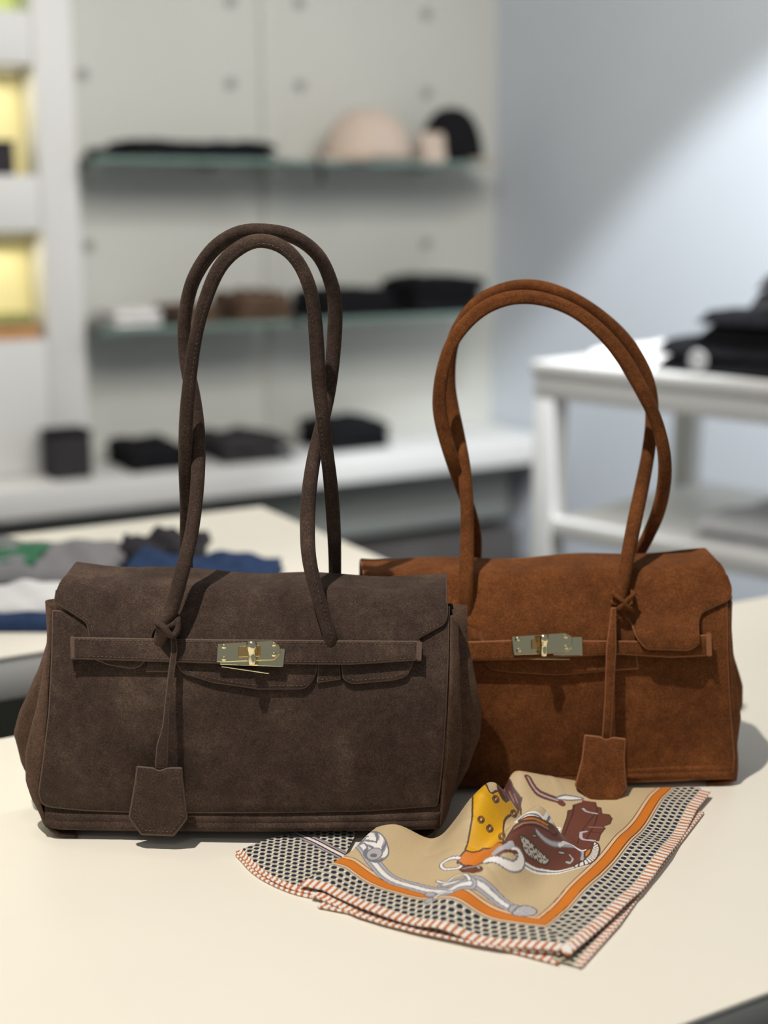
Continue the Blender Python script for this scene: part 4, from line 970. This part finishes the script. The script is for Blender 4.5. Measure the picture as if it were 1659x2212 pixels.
# layers underneath -----------------------------------------------
def strip(a0, a1, b0, b1, na_, nb_, hfun, name, label, edge, dcol=NAV):
    """edge: 'low' (b0 is the free edge, may be functions of a) or 'right' (a0 free)"""
    if edge == 'low':
        A_ = np.repeat(np.linspace(a0, a1, na_)[None], nb_, 0); t = np.linspace(0, 1, nb_)[:, None]; e0 = b0(A_[0])[None]; B_ = e0+(b1-e0)*t; d_ = B_-e0; u_ = A_
    else:
        B_ = np.repeat(np.linspace(b0, b1, nb_)[:, None], na_, 1); t = np.linspace(0, 1, na_)[None]; e0 = a0(B_[:, 0])[:, None]; A_ = e0+(a1-e0)*t; d_ = A_-e0; u_ = B_
    X_ = SC[0]+A_*EA[0]+B_*EB[0]; Y_ = SC[1]+A_*EA[1]+B_*EB[1]; Z_ = TT+hfun(d_, u_)
    C_ = np.tile(np.array(BEI), (X_.size, 1)); border(C_, d_.ravel(), u_.ravel(), sw=.0062 if edge == 'low' else .0045, field=None, dcol=dcol)
    fast_mesh(name, np.stack([X_, Y_, Z_], -1).reshape(-1, 3), quads(nb_, na_), C_, label)
    if edge == 'low': hem(np.stack([X_[0], Y_[0], Z_[0]], 1), u_[0])
    else: hem(np.stack([X_[:, 0], Y_[:, 0], Z_[:, 0]], 1), u_[:, 0])
n1 = lambda a: np.interp(a, (0, .06, .12, .165), (-.0045, -.006, -.0085, -.0115))
n2 = lambda a: np.interp(a, (0, .06, .12, .158), (-.0100, -.0125, -.0165, -.0225))
n3 = lambda b: np.interp(b, (-.01, .05, .12, .18, .235), (-.0125, -.0140, -.0105, -.0095, -.0080))
strip(.002, .165, lambda a: elow(a)+n1(a)+.0045, .030, 420, 60, lambda d_, u_: .0032+.0006*np.sin(40*u_), 'middle_layer', 'second folded edge below the top layer', 'low')
strip(.000, .156, n2, .020, 420, 60, lambda d_, u_: .0014+.0004*np.sin(50*u_), 'bottom_layer', 'lowest folded edge touching the table', 'low')
strip(n3, .022, -.0075, .233, 70, 560, lambda d_, u_: .0016+.0004*np.sin(40*u_), 'bottom_layer', 'olive dotted lower layer along the right edge', 'right', OLI)
# left wing -------------------------------------------------------
def wing(lo, up, h0, h1, name, label, rope=False, n_=300, m_=170):
    Lc = resample(catmull([npz(x, y, h0) for x, y in lo], 80), n_); Uc = resample(catmull([npz(x, y, h1) for x, y in up], 80), n_); t = np.linspace(0, 1, m_)[:, None, None]
    Q = Lc[None]+(Uc-Lc)[None]*t; X_, Y_ = Q[..., 0], Q[..., 1]
    s_ = np.linspace(0, 1, n_)[None]; Z_ = TT+h0+(h1-h0)*t[..., 0]+.0020*np.sin(math.pi*s_)*np.sin(math.pi*t[..., 0])+.0004*np.sin(9*s_)
    d_ = np.linalg.norm(Q-Lc[None], axis=-1)*.86; u_ = np.repeat(np.r_[0, np.cumsum(np.linalg.norm(np.diff(Lc, axis=0), axis=1))][None], m_, 0)
    C_ = np.tile(np.array(BEI), (X_.size, 1)); aa, bb_ = ab(np.stack([X_.ravel(), Y_.ravel()], 1)); dots(C_, np.ones(len(C_), bool), aa, bb_)
    e = d_.ravel() < .0042; C_[e] = WHI; C_[e & (np.mod(u_.ravel()/.0046, 1) < .44)] = STR
    if rope:
        for off, w_, col in ((0, .0100, SIM), (0, .0078, SIL), (0, .0026, WHI), (14, .0014, BRD), (-14, .0014, BRD)):
            P_ = [npz(*Z4(qx, qy+off), h1) for qx, qy in ((440, 440), (560, 500), (680, 560), (800, 610))]; dd, _ = dist_line(P_, X_.ravel(), Y_.ravel()); C_[dd < w_/2] = col
    fast_mesh(name, np.stack([X_, Y_, Z_], -1).reshape(-1, 3), quads(m_, n_), C_, label); hem(np.stack([Lc[:, 0], Lc[:, 1], np.full(n_, TT+h0+.0002)], 1), u_[0])
wing([(512, 1841), (560, 1884), (625, 1918), (700, 1936)], [(514, 1838), (610, 1803), (690, 1792), (772, 1796)], .0022, .0040, 'left_wing', 'dotted folded wing pointing left', True)
wing([(511, 1848), (556, 1892), (625, 1926), (698, 1944)], [(512, 1842), (570, 1858), (650, 1880), (730, 1880)], .0010, .0012, 'left_wing', 'lower layer of the left wing', False, 300, 60)

for o in bpy.data.objects:
    if '_w' in o: del o['_w']
